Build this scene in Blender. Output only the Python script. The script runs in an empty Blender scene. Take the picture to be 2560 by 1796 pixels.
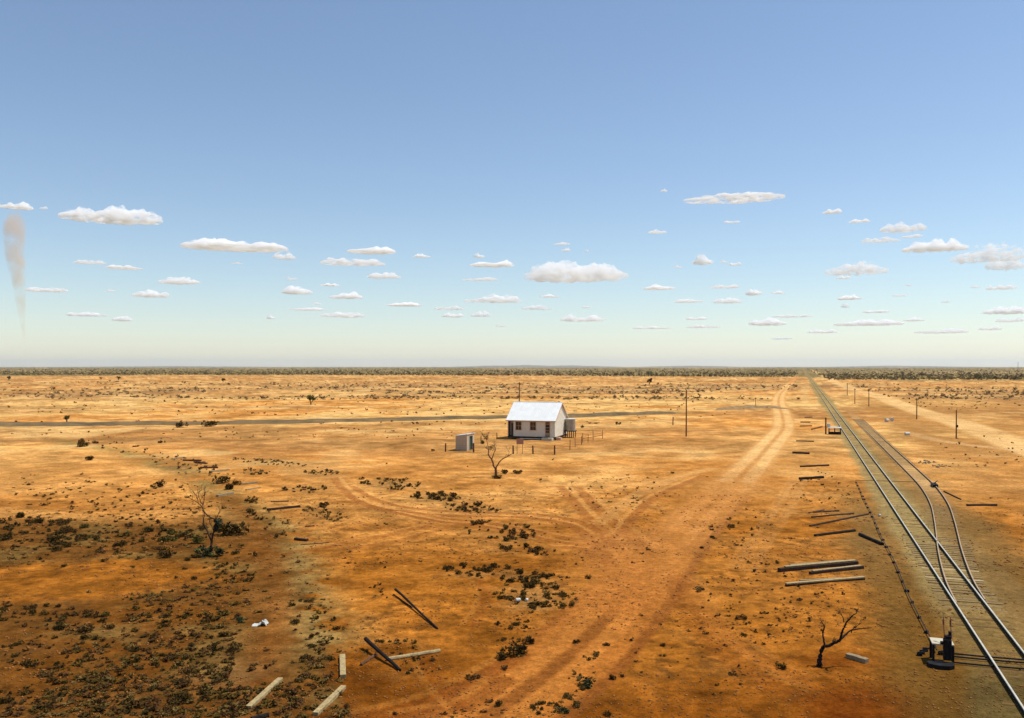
import bpy, math, random
import numpy as np
from mathutils import Vector

R = math.radians
scene = bpy.context.scene
COL = scene.collection

# ------------------------------------------------------------------ camera, sky, sun, exposure
H = 12.0            # eye height above the plain
F = 2200.0          # focal length in photo pixels (photo 2560 wide)
HX, HY = 1280.0, 917.0
cam_d = bpy.data.cameras.new("camera")
cam = bpy.data.objects.new("camera", cam_d); COL.objects.link(cam)
cam.location = (0, 0, H); cam.rotation_euler = (R(90), 0, 0)
cam_d.sensor_width = 36.0; cam_d.lens = 36.0 * F / 2560.0
cam_d.shift_y = 19.0 / 2560.0
cam_d.clip_start = 0.5; cam_d.clip_end = 200000.0
scene.camera = cam

SUN_EL, SUN_AZ = R(63), R(76)        # azimuth clockwise from +Y
world = bpy.data.worlds.new("World"); scene.world = world; world.use_nodes = True
wn = world.node_tree
for n in list(wn.nodes): wn.nodes.remove(n)
wo = wn.nodes.new("ShaderNodeOutputWorld"); wb = wn.nodes.new("ShaderNodeBackground")
sky = wn.nodes.new("ShaderNodeTexSky"); sky.sky_type = 'NISHITA'; sky.sun_disc = False
sky.sun_elevation = SUN_EL; sky.sun_rotation = SUN_AZ
sky.altitude = 100; sky.air_density = 1.0; sky.dust_density = 0.22; sky.ozone_density = 1.9
wb.inputs["Strength"].default_value = 0.114
wn.links.new(sky.outputs[0], wb.inputs[0]); wn.links.new(wb.outputs[0], wo.inputs[0])

sun_d = bpy.data.lights.new("sun", 'SUN'); sun_d.energy = 4.2; sun_d.angle = R(0.53)
sun_d.color = (1.0, 0.95, 0.86)
sun = bpy.data.objects.new("sun", sun_d); COL.objects.link(sun)
SD = Vector((math.sin(SUN_AZ) * math.cos(SUN_EL), math.cos(SUN_AZ) * math.cos(SUN_EL), math.sin(SUN_EL)))
sun.rotation_euler = SD.to_track_quat('Z', 'Y').to_euler(); sun.location = (200, 80, 400)

scene.view_settings.view_transform = 'Standard'; scene.view_settings.look = 'None'
scene.view_settings.exposure = 0.23; scene.view_settings.gamma = 1.0
scene.cycles.max_bounces = 32; scene.cycles.volume_bounces = 28
scene.cycles.diffuse_bounces = 3; scene.cycles.transparent_max_bounces = 12
scene.cycles.volume_step_rate = 0.4; scene.cycles.volume_max_steps = 256

# ------------------------------------------------------------------ helpers
def g(px, py, z=0.0):
    """ground point (x, y) that lies at this place of the photo"""
    Y = F * (H - z) / (py - HY)
    return ((px - HX) / F * Y, Y)

TH = math.atan(724.0 / F)                       # direction of the railway
CT, ST = math.cos(TH), math.sin(TH)
def sq(s, q):                                   # along the line, across the line -> x, y
    return (s * ST + q * CT, s * CT - q * ST)
def to_q(X, Y): return X * CT - Y * ST
def to_s(X, Y): return X * ST + Y * CT

def _hash(i, j, seed):
    i = i.astype(np.int64); j = j.astype(np.int64)
    h = (i * 374761393 + j * 668265263 + seed * 2246822519) & 0xFFFFFFFF
    h = ((h ^ (h >> 13)) * 1274126177) & 0xFFFFFFFF
    h = (h ^ (h >> 16)) & 0xFFFFFFFF
    return h.astype(np.float64) / 4294967295.0
def vnoise(x, y, seed=0):
    x = np.asarray(x, float); y = np.asarray(y, float)
    xi = np.floor(x); yi = np.floor(y); fx = x - xi; fy = y - yi
    fx = fx * fx * (3 - 2 * fx); fy = fy * fy * (3 - 2 * fy)
    a = _hash(xi, yi, seed); b = _hash(xi + 1, yi, seed)
    c = _hash(xi, yi + 1, seed); d = _hash(xi + 1, yi + 1, seed)
    return (a * (1 - fx) + b * fx) * (1 - fy) + (c * (1 - fx) + d * fx) * fy
def fbm(x, y, seed=0, octaves=4):
    t = 0; amp = 0.5; tot = 0
    for o in range(octaves):
        t = t + amp * vnoise(x * (2 ** o) + 17.3 * o, y * (2 ** o) - 9.1 * o, seed + o); tot += amp; amp *= 0.5
    return t / tot
def sst(e0, e1, x):
    t = np.clip((x - e0) / (e1 - e0), 0, 1); return t * t * (3 - 2 * t)
def relief(X, Y):
    X = np.asarray(X, float); Y = np.asarray(Y, float)
    q = to_q(X, Y)
    flat = 1 - sst(3.0, 4.5, q) * (1 - sst(13.5, 17.0, q))
    r = np.hypot(X, Y)
    z = 0.16 * (fbm(X / 9, Y / 9, 3) - 0.5) + 0.07 * (fbm(X / 2.2, Y / 2.2, 5, 3) - 0.5)
    z = z + 1.6 * sst(220, 500, r) * (fbm(X / 170, Y / 90, 8, 3) - 0.5)
    return z * flat
def gz(x, y): return float(relief(np.array([x]), np.array([y]))[0])

def dist_line(X, Y, pts):
    d = np.full(X.shape, 1e9)
    for (ax, ay), (bx, by) in zip(pts[:-1], pts[1:]):
        vx, vy = bx - ax, by - ay; L = vx * vx + vy * vy + 1e-9
        t = np.clip(((X - ax) * vx + (Y - ay) * vy) / L, 0, 1)
        d = np.minimum(d, np.hypot(X - ax - t * vx, Y - ay - t * vy))
    return d
def smooth(pts, n=6):
    """Catmull-Rom through pts"""
    P = [np.array(p, float) for p in pts]; P = [2 * P[0] - P[1]] + P + [2 * P[-1] - P[-2]]
    out = []
    for i in range(1, len(P) - 2):
        for k in range(n):
            t = k / n
            out.append(tuple(0.5 * (2 * P[i] + (P[i + 1] - P[i - 1]) * t + (2 * P[i - 1] - 5 * P[i] + 4 * P[i + 1] - P[i + 2]) * t * t
                             + (3 * P[i] - P[i - 1] - 3 * P[i + 1] + P[i + 2]) * t ** 3)))
    out.append(tuple(P[-2])); return out
def gl(*pts): return [g(*p) for p in pts]
def ss(*pts): return smooth(gl(*pts))

class MB:
    """collects faces and links them as one mesh object"""
    def __init__(s): s.v = []; s.f = []
    def quad(s, a, b, c, d):
        n = len(s.v); s.v += [tuple(a), tuple(b), tuple(c), tuple(d)]; s.f.append((n, n + 1, n + 2, n + 3)); return s
    def poly(s, pts):
        n = len(s.v); s.v += [tuple(p) for p in pts]; s.f.append(tuple(range(n, n + len(pts)))); return s
    def box(s, c, size, ax=(1, 0, 0), ay=(0, 1, 0), az=(0, 0, 1)):
        c = Vector(c); ax = Vector(ax); ay = Vector(ay); az = Vector(az)
        h = [ax * size[0] / 2, ay * size[1] / 2, az * size[2] / 2]; n = len(s.v)
        for sx in (-1, 1):
            for sy in (-1, 1):
                for sz in (-1, 1): s.v.append(tuple(c + h[0] * sx + h[1] * sy + h[2] * sz))
        for f in ((0, 1, 3, 2), (4, 6, 7, 5), (0, 4, 5, 1), (2, 3, 7, 6), (0, 2, 6, 4), (1, 5, 7, 3)):
            s.f.append(tuple(n + i for i in f))
        return s
    def tube(s, pts, rad, seg=7, cap=True):
        pts = [Vector(p) for p in pts]; n0 = len(s.v)
        if not hasattr(rad, '__len__'): rad = [rad] * len(pts)
        for i, p in enumerate(pts):
            d = (pts[min(i + 1, len(pts) - 1)] - pts[max(i - 1, 0)])
            if d.length < 1e-9: d = Vector((0, 0, 1))
            d.normalize()
            up = Vector((0, 0, 1)) if abs(d.z) < 0.9 else Vector((1, 0, 0))
            a = d.cross(up).normalized(); b = d.cross(a).normalized()
            for k in range(seg):
                t = 2 * math.pi * k / seg
                s.v.append(tuple(p + (a * math.cos(t) + b * math.sin(t)) * rad[i]))
        for i in range(len(pts) - 1):
            for k in range(seg):
                k2 = (k + 1) % seg
                s.f.append((n0 + i * seg + k, n0 + i * seg + k2, n0 + (i + 1) * seg + k2, n0 + (i + 1) * seg + k))
        if cap:
            s.f.append(tuple(n0 + k for k in range(seg)))
            e = n0 + (len(pts) - 1) * seg
            s.f.append(tuple(e + k for k in reversed(range(seg))))
        return s
    def build(s, name, mat, parent=None, smooth_=False, bevel=0.0):
        me = bpy.data.meshes.new(name); me.from_pydata(s.v, [], s.f); me.update()
        me.materials.append(mat)
        if smooth_: me.polygons.foreach_set('use_smooth', [True] * len(me.polygons))
        o = bpy.data.objects.new(name, me); COL.objects.link(o)
        if parent is not None: o.parent = parent
        if bevel:
            m = o.modifiers.new("bevel", 'BEVEL'); m.width = bevel; m.segments = 2; m.limit_method = 'ANGLE'
        return o

def np_mesh(name, V, Fq, mat):
    """quads from numpy arrays"""
    me = bpy.data.meshes.new(name)
    me.vertices.add(len(V)); me.vertices.foreach_set('co', V.astype(np.float32).ravel())
    k = Fq.shape[1]
    me.loops.add(Fq.size); me.loops.foreach_set('vertex_index', Fq.astype(np.int32).ravel())
    me.polygons.add(len(Fq)); me.polygons.foreach_set('loop_start', np.arange(0, Fq.size, k, dtype=np.int32))
    me.update(calc_edges=True); me.materials.append(mat)
    return me
def link(name, me, parent=None):
    o = bpy.data.objects.new(name, me); COL.objects.link(o)
    if parent is not None: o.parent = parent
    return o
def tag(o, label=None, cat=None, group=None, kind=None):
    if label: o['label'] = label
    if cat: o['category'] = cat
    if group: o['group'] = group
    if kind: o['kind'] = kind
    return o
def empty(name, loc, rz=0.0):
    o = bpy.data.objects.new(name, None); COL.objects.link(o)
    o.location = loc; o.rotation_euler = (0, 0, rz); o.empty_display_size = 0.3
    return o
def copy_tree(o, parent=None):
    c = o.copy(); COL.objects.link(c)
    if parent is not None: c.parent = parent
    for ch in list(o.children): copy_tree(ch, c)
    return c

# ------------------------------------------------------------------ materials
def mat(name, color, rough=0.85, var=0.25, scale=6.0, stretch=(1, 1, 1), metallic=0.0, bump=0.0, bscale=None, spec=0.15, color2=None):
    m = bpy.data.materials.new(name); m.use_nodes = True; nt = m.node_tree; b = nt.nodes["Principled BSDF"]
    tc = nt.nodes.new("ShaderNodeTexCoord"); mp = nt.nodes.new("ShaderNodeMapping")
    mp.inputs["Scale"].default_value = stretch
    nt.links.new(tc.outputs["Object"], mp.inputs[0])
    nz = nt.nodes.new("ShaderNodeTexNoise"); nz.inputs["Scale"].default_value = scale; nz.inputs["Detail"].default_value = 6
    nz.inputs["Roughness"].default_value = 0.65
    nt.links.new(mp.outputs[0], nz.inputs["Vector"])
    rp = nt.nodes.new("ShaderNodeValToRGB")
    c = np.array(color); c2 = np.array(color2) if color2 else c * (1 + var)
    rp.color_ramp.elements[0].position = 0.3; rp.color_ramp.elements[1].position = 0.72
    lo = c * (1 - var)
    rp.color_ramp.elements[0].color = (*lo, 1); rp.color_ramp.elements[1].color = (*np.minimum(c2, 0.95), 1)
    nt.links.new(nz.outputs["Fac"], rp.inputs[0]); nt.links.new(rp.outputs[0], b.inputs["Base Color"])
    b.inputs["Roughness"].default_value = rough; b.inputs["Metallic"].default_value = metallic
    b.inputs["Specular IOR Level"].default_value = spec
    if bump:
        n2 = nt.nodes.new("ShaderNodeTexNoise"); n2.inputs["Scale"].default_value = bscale or scale * 3; n2.inputs["Detail"].default_value = 4
        nt.links.new(mp.outputs[0], n2.inputs["Vector"])
        bp = nt.nodes.new("ShaderNodeBump"); bp.inputs["Strength"].default_value = bump; bp.inputs["Distance"].default_value = 0.02
        nt.links.new(n2.outputs["Fac"], bp.inputs["Height"]); nt.links.new(bp.outputs[0], b.inputs["Normal"])
    return m
M = {}
M['dark_wood'] = mat("dark_wood", (0.045, 0.026, 0.016), 0.9, 0.4, 5, (1, 1, 1), bump=0.5)
M['black_wood'] = mat("black_wood", (0.016, 0.012, 0.010), 0.9, 0.4, 5, bump=0.5)
M['brown_wood'] = mat("brown_wood", (0.11, 0.052, 0.026), 0.9, 0.4, 5, bump=0.5)
M['grey_wood'] = mat("grey_wood", (0.26, 0.20, 0.11), 0.9, 0.3, 7, bump=0.6)
M['pale_wood'] = mat("pale_wood", (0.36, 0.265, 0.125), 0.9, 0.38, 9, (1, 1, 1), bump=0.8, bscale=14)
M['bark'] = mat("bark", (0.055, 0.030, 0.019), 0.95, 0.4, 9, bump=0.7)
M['bark_light'] = mat("bark_light", (0.17, 0.085, 0.045), 0.95, 0.35, 9, bump=0.7)
M['bark_black'] = mat("bark_black", (0.022, 0.014, 0.011), 0.95, 0.4, 9, bump=0.7)
M['leaf_dark'] = mat("leaf_dark", (0.056, 0.036, 0.011), 0.8, 0.5, 3, spec=0.03)
M['leaf_teal'] = mat("leaf_teal", (0.038, 0.043, 0.022), 0.8, 0.5, 3, spec=0.03)
M['leaf_brown'] = mat("leaf_brown", (0.095, 0.045, 0.015), 0.85, 0.45, 3, spec=0.03)
M['leaf_olive'] = mat("leaf_olive", (0.108, 0.064, 0.014), 0.85, 0.4, 3, spec=0.03)
M['leaf_grey'] = mat("leaf_grey", (0.170, 0.105, 0.030), 0.9, 0.3, 3, spec=0.03)
M['leaf_green'] = mat("leaf_green", (0.098, 0.095, 0.022), 0.8, 0.4, 3, spec=0.03)
M['scrub'] = mat("scrub", (0.225, 0.175, 0.070), 0.9, 0.30, 0.02, spec=0.03)
M['scrub_brown'] = mat("scrub_brown", (0.26, 0.155, 0.064), 0.9, 0.35, 0.05, spec=0.03)
M['white'] = mat("white_paint", (0.74, 0.72, 0.68), 0.6, 0.06, 3)
M['wall'] = mat("weatherboard_paint", (0.70, 0.655, 0.53), 0.65, 0.10, 2.5)
M['trim'] = mat("trim_paint", (0.55, 0.36, 0.24), 0.7, 0.12, 4)
M['roof'] = mat("roof_paint", (0.76, 0.77, 0.74), 0.5, 0.08, 1.2, (1, .25, 1))
M['glass'] = mat("window_glass", (0.018, 0.014, 0.013), 0.12, 0.3, 3, spec=0.5)
M['door'] = mat("door_paint", (0.33, 0.23, 0.13), 0.7, 0.15, 5)
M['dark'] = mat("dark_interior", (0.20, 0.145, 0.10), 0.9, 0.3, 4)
M['green_door'] = mat("green_paint", (0.045, 0.07, 0.045), 0.8, 0.25, 4)
M['tank'] = mat("galvanised", (0.34, 0.31, 0.25), 0.55, 0.2, 3, metallic=0.35)
M['tank_lid'] = mat("galvanised_lid", (0.60, 0.60, 0.56), 0.5, 0.1, 3, metallic=0.2)
M['shed_wall'] = mat("shed_paint", (0.50, 0.41, 0.28), 0.8, 0.15, 4)
M['shed_roof'] = mat("shed_roof", (0.62, 0.66, 0.68), 0.5, 0.1, 3)
M['sign'] = mat("sign_paint", (0.36, 0.19, 0.13), 0.8, 0.15, 5)
M['wire'] = mat("fence_wire", (0.12, 0.075, 0.05), 0.7, 0.2, 5)
M['rail'] = mat("rail_steel", (0.50, 0.48, 0.39), 0.45, 0.2, 3)
M['rail_rust'] = mat("rail_rust", (0.38, 0.27, 0.165), 0.6, 0.25, 3)
M['rail_web'] = mat("rail_web", (0.035, 0.026, 0.016), 0.9, 0.3, 4)
M['rail_web_rust'] = mat("rail_web_rust", (0.13, 0.075, 0.038), 0.9, 0.3, 4)
M['sleeper'] = mat("sleeper_wood", (0.215, 0.145, 0.062), 0.95, 0.3, 5, bump=0.4)
M['sleeper_dark'] = mat("sleeper_dark", (0.135, 0.078, 0.024), 0.95, 0.35, 5, bump=0.4)
M['timber_pale'] = mat("timber_pale", (0.42, 0.32, 0.17), 0.95, 0.25, 5, bump=0.4)
M['black_iron'] = mat("black_iron", (0.014, 0.013, 0.013), 0.6, 0.3, 6, metallic=0.3)
M['red_iron'] = mat("red_iron", (0.13, 0.035, 0.02), 0.7, 0.3, 6)
M['deck'] = mat("deck_paint", (0.50, 0.44, 0.32), 0.8, 0.12, 6)
M['rubble'] = mat("rubble", (0.20, 0.16, 0.11), 0.95, 0.35, 3)
M['white_metal'] = mat("white_metal", (0.50, 0.51, 0.46), 0.5, 0.2, 8)

# ------------------------------------------------------------------ the ground: one sheet to the horizon
def ground_colour(X, Y):
    """kinds of soil and ground cover, by place, darkened in front for lens fall-off"""
    n = len(X); r = np.hypot(X, Y)
    Yp = np.where(Y > 1, Y, 1e6)
    px = HX + F * X / Yp; py = HY + F * H / Yp
    q = to_q(X, Y)
    A = lambda *c: np.array(c)
    PALE, ORANGE, RED, DEEP = A(.63, .330, .098), A(.51, .218, .050), A(.305, .104, .0115), A(.205, .064, .006)
    STRAW, OLIVE, LITTER, BALL, DUST = A(.60, .36, .120), A(.155, .092, .025), A(.110, .044, .009), A(.290, .205, .078), A(.58, .315, .100)
    def mix(c, col, m): return c * (1 - m[:, None]) + col[None, :] * m[:, None]
    nA = fbm(X / 70, Y / 70, 11); nB = fbm(X / 22, Y / 22, 12); nC = fbm(X / 6, Y / 6, 13); nD = fbm(X / 1.7, Y / 1.7, 14, 3); nE = fbm(X / 300, Y / 200, 15)
    c = np.repeat(ORANGE[None, :], n, 0)
    # pale sand, straw on the plain beyond the house
    c = mix(c, PALE, sst(.42, .62, .55 * nB + .45 * nC) * .75)
    plain = sst(75, 190, r)
    c = mix(c, STRAW, plain * sst(.40, .58, .6 * nA + .4 * nB) * .85)
    c = mix(c, A(.40, .185, .055), plain * sst(.46, .60, .5 * fbm(X / 60, Y / 30, 21) + .5 * fbm(X / 130, Y / 70, 22)) * .85)
    c = mix(c, A(.30, .150, .052), plain * sst(.54, .66, fbm(X / 90, Y / 26, 23)) * .6)
    # redder soil in front, with lens fall-off painted in as darker colour
    rso = np.hypot(X * .8 + 3, Y - 1)          # distance for the reddening and the painted fall-off
    near = 1 - sst(46, 112, rso + 30 * (nB - .5))
    c = mix(c, RED, near * .94)
    near2 = 1 - sst(29, 47, rso + 9 * (nC - .5))
    c = mix(c, DEEP, near2 * .75)
    near3 = 1 - sst(28, 37, rso + 8 * (nC - .5) + 5 * (nD - .5))
    c = mix(c, A(.150, .042, .004), near3 * .6)
    c = mix(c, A(.42, .205, .068), sst(260, 480, r) * .5)
    # streaks of washed soil
    st = fbm(X / 14 + Y / 60, Y / 3.0, 31)
    c = mix(c, A(.33, .125, .024), sst(.50, .66, st) * .45 * (1 - plain) * (1 - near * .7))
    c = mix(c, DEEP, sst(.50, .66, st) * .5 * near)
    c = mix(c, PALE, sst(.55, .72, fbm(X / 20, Y / 6, 33)) * .30 * (1 - near))
    # brown scrub flats on the plain
    sb = sst(.45, .60, fbm(X / 60, Y / 34, 41)) * sst(320, 380, r) * (1 - sst(560, 760, r))
    c = mix(c, A(.30, .165, .065), sb * .75)
    # dark far scrub country
    edge = np.interp(px, [-2000, 0, 600, 900, 1300, 1700, 2000, 2100, 2560, 5000], [1200, 1300, 1350, 1300, 1250, 1100, 1100, 850, 850, 850])
    fs = sst(.92, 1.06, r / edge + .30 * (nE - .5) + .2 * (nA - .5))
    c = mix(c, A(.185, .138, .055), fs * .94)
    clr = sst(.60, .68, fbm(X / 900, Y / 900, 51)) * fs
    c = mix(c, A(.34, .22, .10), clr * .6)
    # scrubby flat on the left: litter and dry grass with bare patches
    def inpoly(poly):
        ins = np.zeros(n, bool); j = len(poly) - 1
        for i in range(len(poly)):
            xi, yi = poly[i]; xj, yj = poly[j]
            cnd = ((yi > py) != (yj > py)) & (px < (xj - xi) * (py - yi) / (yj - yi + 1e-9) + xi)
            ins ^= cnd; j = i
        return ins
    wob = 30 * (nC - .5)
    leftb = np.interp(py + wob, [1085, 1110, 1150, 1215, 1290, 1360, 1450, 1560, 1640, 1800, 1900], [60, 200, 400, 560, 670, 745, 770, 800, 830, 880, 900])
    L = sst(-12, 25, leftb - px + 22 * (nD - .5)) * sst(1085, 1110, py)
    topb = np.interp(px, [-400, 0, 150, 330, 420, 520, 760], [1275, 1275, 1290, 1285, 1295, 1290, 1230])
    L2 = L * sst(-8, 50, py - topb + 70 * (nC - .5) + 40 * (nD - .5))
    c = mix(c, LITTER, L2 * (.60 + .40 * sst(.36, .58, .5 * nC + .5 * nD)))
    c = mix(c, OLIVE, L2 * sst(.48, .66, fbm(X / 4, Y / 4, 61)) * .65)
    bare = np.exp(-(((px - 200 + 40 * (nC - .5)) / 350) ** 2 + ((py - 1452 + .06 * (px - 190) + 14 * (nD - .5)) / 50) ** 2) ** 4) 
    c = mix(c, A(.250, .086, .0105), np.clip(bare * 1.2, 0, 1) * L2 * .95)
    bare2 = np.exp(-(((px - 110) / 260) ** 2 + ((py - 1180) / 60) ** 2) ** 2)
    c = mix(c, A(.52, .245, .064), bare2 * .6)
    # strip of green-grey grass along the old formation, red path inside it
    e1 = ss((130, 1100), (300, 1130), (400, 1165), (470, 1180), (540, 1225), (620, 1275), (700, 1320), (735, 1360), (742, 1420), (760, 1500), (800, 1600))
    d1 = dist_line(X, Y, e1)
    c = mix(c, A(.225, .145, .044), np.exp(-(d1 / (1.3 + 1.4 * nC)) ** 2) * sst(.30, .55, nD) * .9)
    e2 = ss((560, 1240), (630, 1300), (668, 1380), (690, 1470), (690, 1560), (660, 1640), (640, 1720))
    d2 = dist_line(X, Y, e2)
    c = mix(c, A(.165, .055, .009), np.exp(-(d2 / 1.3) ** 2) * .75)
    grassp = [(450, 1165, 60, 16, .7), (590, 1690, 90, 40, .45), (1330, 1500, 90, 50, .55), (1455, 1690, 45, 60, .5), (1270, 1350, 120, 35, .45), (1250, 1440, 150, 22, .45),
              (975, 1211, 80, 14, .6), (1094, 1249, 80, 12, .6), (1180, 1273, 80, 12, .6), (766, 1227, 60, 9, .6), (638, 1182, 44, 8, .6), (808, 1182, 55, 8, .6), (665, 1156, 100, 11, .6),
              (805, 1285, 55, 20, .6), (540, 1130, 40, 9, .55), (1000, 1620, 70, 22, .35), (950, 1700, 60, 18, .3), (1060, 1660, 30, 14, .35), (2000, 1650, 0, 0, 0)]
    for cx, cy, rx, ry, k in grassp:
        if rx:
            m = np.exp(-(((px - cx) / rx) ** 2 + ((py - cy) / ry) ** 2)) * sst(.3, .6, nD + .25 * (nC - .5))
            c = mix(c, A(.155, .088, .030), m * min(1, k * 1.25))
    # dry tufts spread on the ground near the road, right side
    rt = sst(1500, 1700, px) * sst(2.0, 6.0, -q + 9) * (1 - sst(90, 150, r))
    c = mix(c, LITTER, rt * sst(.52, .70, .45 * nC + .55 * nD) * .55)
    mid = (1 - sst(90, 130, r)) * sst(22, 30, r)
    c = mix(c, LITTER, mid * sst(.60, .74, fbm(X / .9, Y / .9, 71, 3)) * .35)
    # local speckle: pebbles, twigs
    c *= (1 + .95 * (fbm(X / .7, Y / .7, 81, 3) - .5) * (1 - sst(60, 120, r)))[:, None]
    c *= (1 + .42 * (nC - .5) + .60 * (nD - .5))[:, None]
    nF = fbm(X / 3.0, Y / 3.0, 87, 3); nG = fbm(X / 11, Y / 11, 88, 3)
    pl_ = sst(70, 150, r) * (1 - sst(900, 1300, r))
    c *= (1.04 + pl_ * (.65 * (nF - .5) + .6 * (nG - .5)))[:, None]
    c = mix(c, A(.66, .42, .155), pl_ * sst(.56, .68, nG) * .55)
    c = mix(c, A(.33, .155, .045), pl_ * sst(.62, .72, nF) * .5)
    # dead twigs and leaf scraps gathered in small drifts
    dr = sst(.60, .72, fbm(X / .55, Y / .55, 85, 3)) * sst(.45, .62, nC) * (1 - sst(70, 130, r)) * .55
    c = mix(c, A(.085, .036, .010), dr)
    # ---- dirt roads
    def road(pts, w, k, col=DUST, soft=.35, ruts=None, rutk=.35, rcol=RED):
        nonlocal c
        xs = [p[0] for p in pts]; ys = [p[1] for p in pts]
        s = (X > min(xs) - 15) & (X < max(xs) + 15) & (Y > min(ys) - 15) & (Y < max(ys) + 15)
        if not s.any(): return
        d = dist_line(X[s], Y[s], pts) + ((nC[s] - .5) * .45 + (nD[s] - .5) * .30) * min(1.0, w)
        m = np.clip((1 - sst(w * (1 - soft), w * (1 + soft), d)) * k * (.85 + .9 * (nB[s] - .5) + .5 * (nC[s] - .5)), 0, 1)
        nr_ = (1 - sst(34, 100, r[s]))[:, None]            # dust reddens near the viewer and takes the same painted fall-off
        cc = col[None, :] * (1 - nr_) + (col * np.array([.66, .50, .29]))[None, :] * nr_
        cs = c[s] * (1 - m[:, None]) + cc * m[:, None]
        if ruts:
            mm = np.exp(-((d - ruts) / .38) ** 2) * rutk
            cs = mix(cs, rcol, mm * (.6 + .8 * (nC[s] - .3)))
        c[s] = cs
    main = ss((1110, 1880), (1232, 1784), (1445, 1617), (1600, 1450), (1695, 1338), (1817, 1226), (1873, 1171), (1923, 1115), (1958, 1070), (1955, 1037), (1946, 1003), (1955, 981), (1975, 959), (1992, 941))
    road(main, 2.45, 1.0, A(.52, .235, .068), .18)
    road(ss((1817, 1226), (1873, 1171), (1923, 1115), (1958, 1070), (1955, 1037), (1946, 1003), (1955, 981), (1975, 959)), 2.4, .5, A(.62, .36, .125), .4)
    up = ss((1840, 1205), (1900, 1140), (1935, 1100), (1958, 1070), (1955, 1037), (1946, 1003), (1955, 981), (1975, 959))
    def offset(pts, o):
        out = []
        for i, p in enumerate(pts):
            a = pts[max(i - 1, 0)]; b = pts[min(i + 1, len(pts) - 1)]
            dx, dy = b[0] - a[0], b[1] - a[1]; l = math.hypot(dx, dy) + 1e-9
            out.append((p[0] - dy / l * o, p[1] + dx / l * o))
        return out
    road(offset(main, .85), .48, .8, A(.60, .285, .088), .35)
    road(offset(main, -.85), .48, .8, A(.60, .285, .088), .35)
    road(main[:24], .34, .6, A(.27, .115, .040), .5)
    road(offset(main, -2.4)[:30], .30, .8, A(.30, .125, .040), .5)
    road(offset(main, 2.2)[:26], .26, .5, A(.30, .125, .040), .5)
    road(offset(up, 1.15), .75, .95, A(.68, .41, .155), .4)
    road(offset(up, -1.15), .75, .95, A(.68, .41, .155), .4)
    road(up, .3, .5, A(.40, .19, .06), .6)
    # widening at the junction
    for cx, cy, rx, ry, k in ((1560, 1405, 125, 75, .85), (1640, 1360, 90, 50, .75), (1520, 1470, 90, 60, .5), (1850, 1200, 130, 40, .5), (1750, 1250, 140, 50, .5)):
        m = np.exp(-(((px - cx) / rx) ** 2 + ((py - cy) / ry) ** 2) ** 1.5)
        c = mix(c, A(.36, .135, .026), m * k)
    rr = A(.330, .124, .032)
    for line, w, k, col in (
        (ss((835, 1195), (850, 1216), (895, 1254), (982, 1279), (1129, 1289), (1303, 1293), (1407, 1307), (1460, 1335), (1495, 1366), (1525, 1410)), .45, .75, rr),
        (ss((880, 1216), (925, 1243), (1000, 1268), (1129, 1279), (1303, 1284), (1420, 1296), (1490, 1325), (1530, 1370)), .4, .6, rr),
        (ss((982, 1283), (1094, 1303), (1198, 1314), (1303, 1335), (1373, 1352), (1449, 1362)), .35, .75, rr),
        (ss((1010, 1278), (1110, 1296), (1215, 1306), (1320, 1325), (1400, 1342), (1470, 1352)), .35, .5, rr),
        (ss((1380, 1368), (1449, 1372), (1490, 1392)), .35, .6, rr),
        (ss((1400, 1215), (1425, 1244), (1463, 1289), (1502, 1324), (1540, 1370)), .5, .6, rr),
        (ss((1445, 1220), (1474, 1251), (1512, 1289), (1564, 1331), (1615, 1375)), .55, .6, rr),
        (ss((1500, 1310), (1529, 1289), (1599, 1237), (1700, 1196), (1790, 1172)), .5, .7, A(.52, .26, .078)),
        (ss((1540, 1345), (1564, 1324), (1589, 1286), (1650, 1237), (1760, 1190)), .45, .75, rr),
        (ss((1430, 1200), (1500, 1215), (1640, 1205), (1780, 1170)), .5, .5, A(.55, .285, .088)),
        (ss((1690, 1440), (1715, 1520), (1765, 1590), (1840, 1660), (1960, 1730), (2100, 1790)), .6, .25, A(.25, .085, .022)),
        (ss((1715, 1440), (1745, 1510), (1800, 1575), (1880, 1640), (2000, 1700)), .5, .35, A(.46, .20, .058)),
        (ss((1840, 1420), (1885, 1350), (1950, 1260), (1990, 1190)), .35, .45, A(.53, .27, .085)),
        (ss((1880, 1430), (1925, 1350), (1985, 1260), (2015, 1190)), .35, .4, A(.53, .27, .085)),
        (ss((430, 1100), (550, 1112), (672, 1122), (775, 1132), (961, 1138), (1080, 1140)), .7, .7, A(.42, .18, .05)),
        (ss((740, 1380), (860, 1360), (960, 1340), (1080, 1312)), .5, .45, rr),
        (ss((860, 1375), (980, 1355), (1120, 1320)), .4, .4, rr),
        (ss((1180, 1560), (1215, 1500), (1200, 1450)), .3, .4, rr),
        (ss((900, 1800), (1100, 1745), (1300, 1640)), .5, .4, A(.25, .085, .022)),
        (ss((1000, 1800), (1180, 1760), (1260, 1700)), .5, .4, A(.25, .085, .022)),
        (ss((1180, 1796), (1090, 1700), (1060, 1640)), .3, .3, A(.25, .085, .022)),
        (ss((2000, 985), (2018, 965), (2012, 1000), (2040, 1010), (2055, 1000)), 1.2, .5, A(.60, .36, .13)),
        (ss((2150, 1790), (2300, 1740), (2420, 1700), (2560, 1690)), .5, .0, rr)):
        road(line, w * .95, min(1, k * 1.2), col, .36)
        if k: road(offset(line, w * 1.5), w * .45, min(1, k * .9), A(.60, .30, .090), .5)
    # the fan of dust where the branch tracks run into the road
    road(ss((1500, 1345), (1545, 1385), (1580, 1440), (1570, 1510)), 2.0, .7, A(.49, .215, .062), .6)
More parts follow.
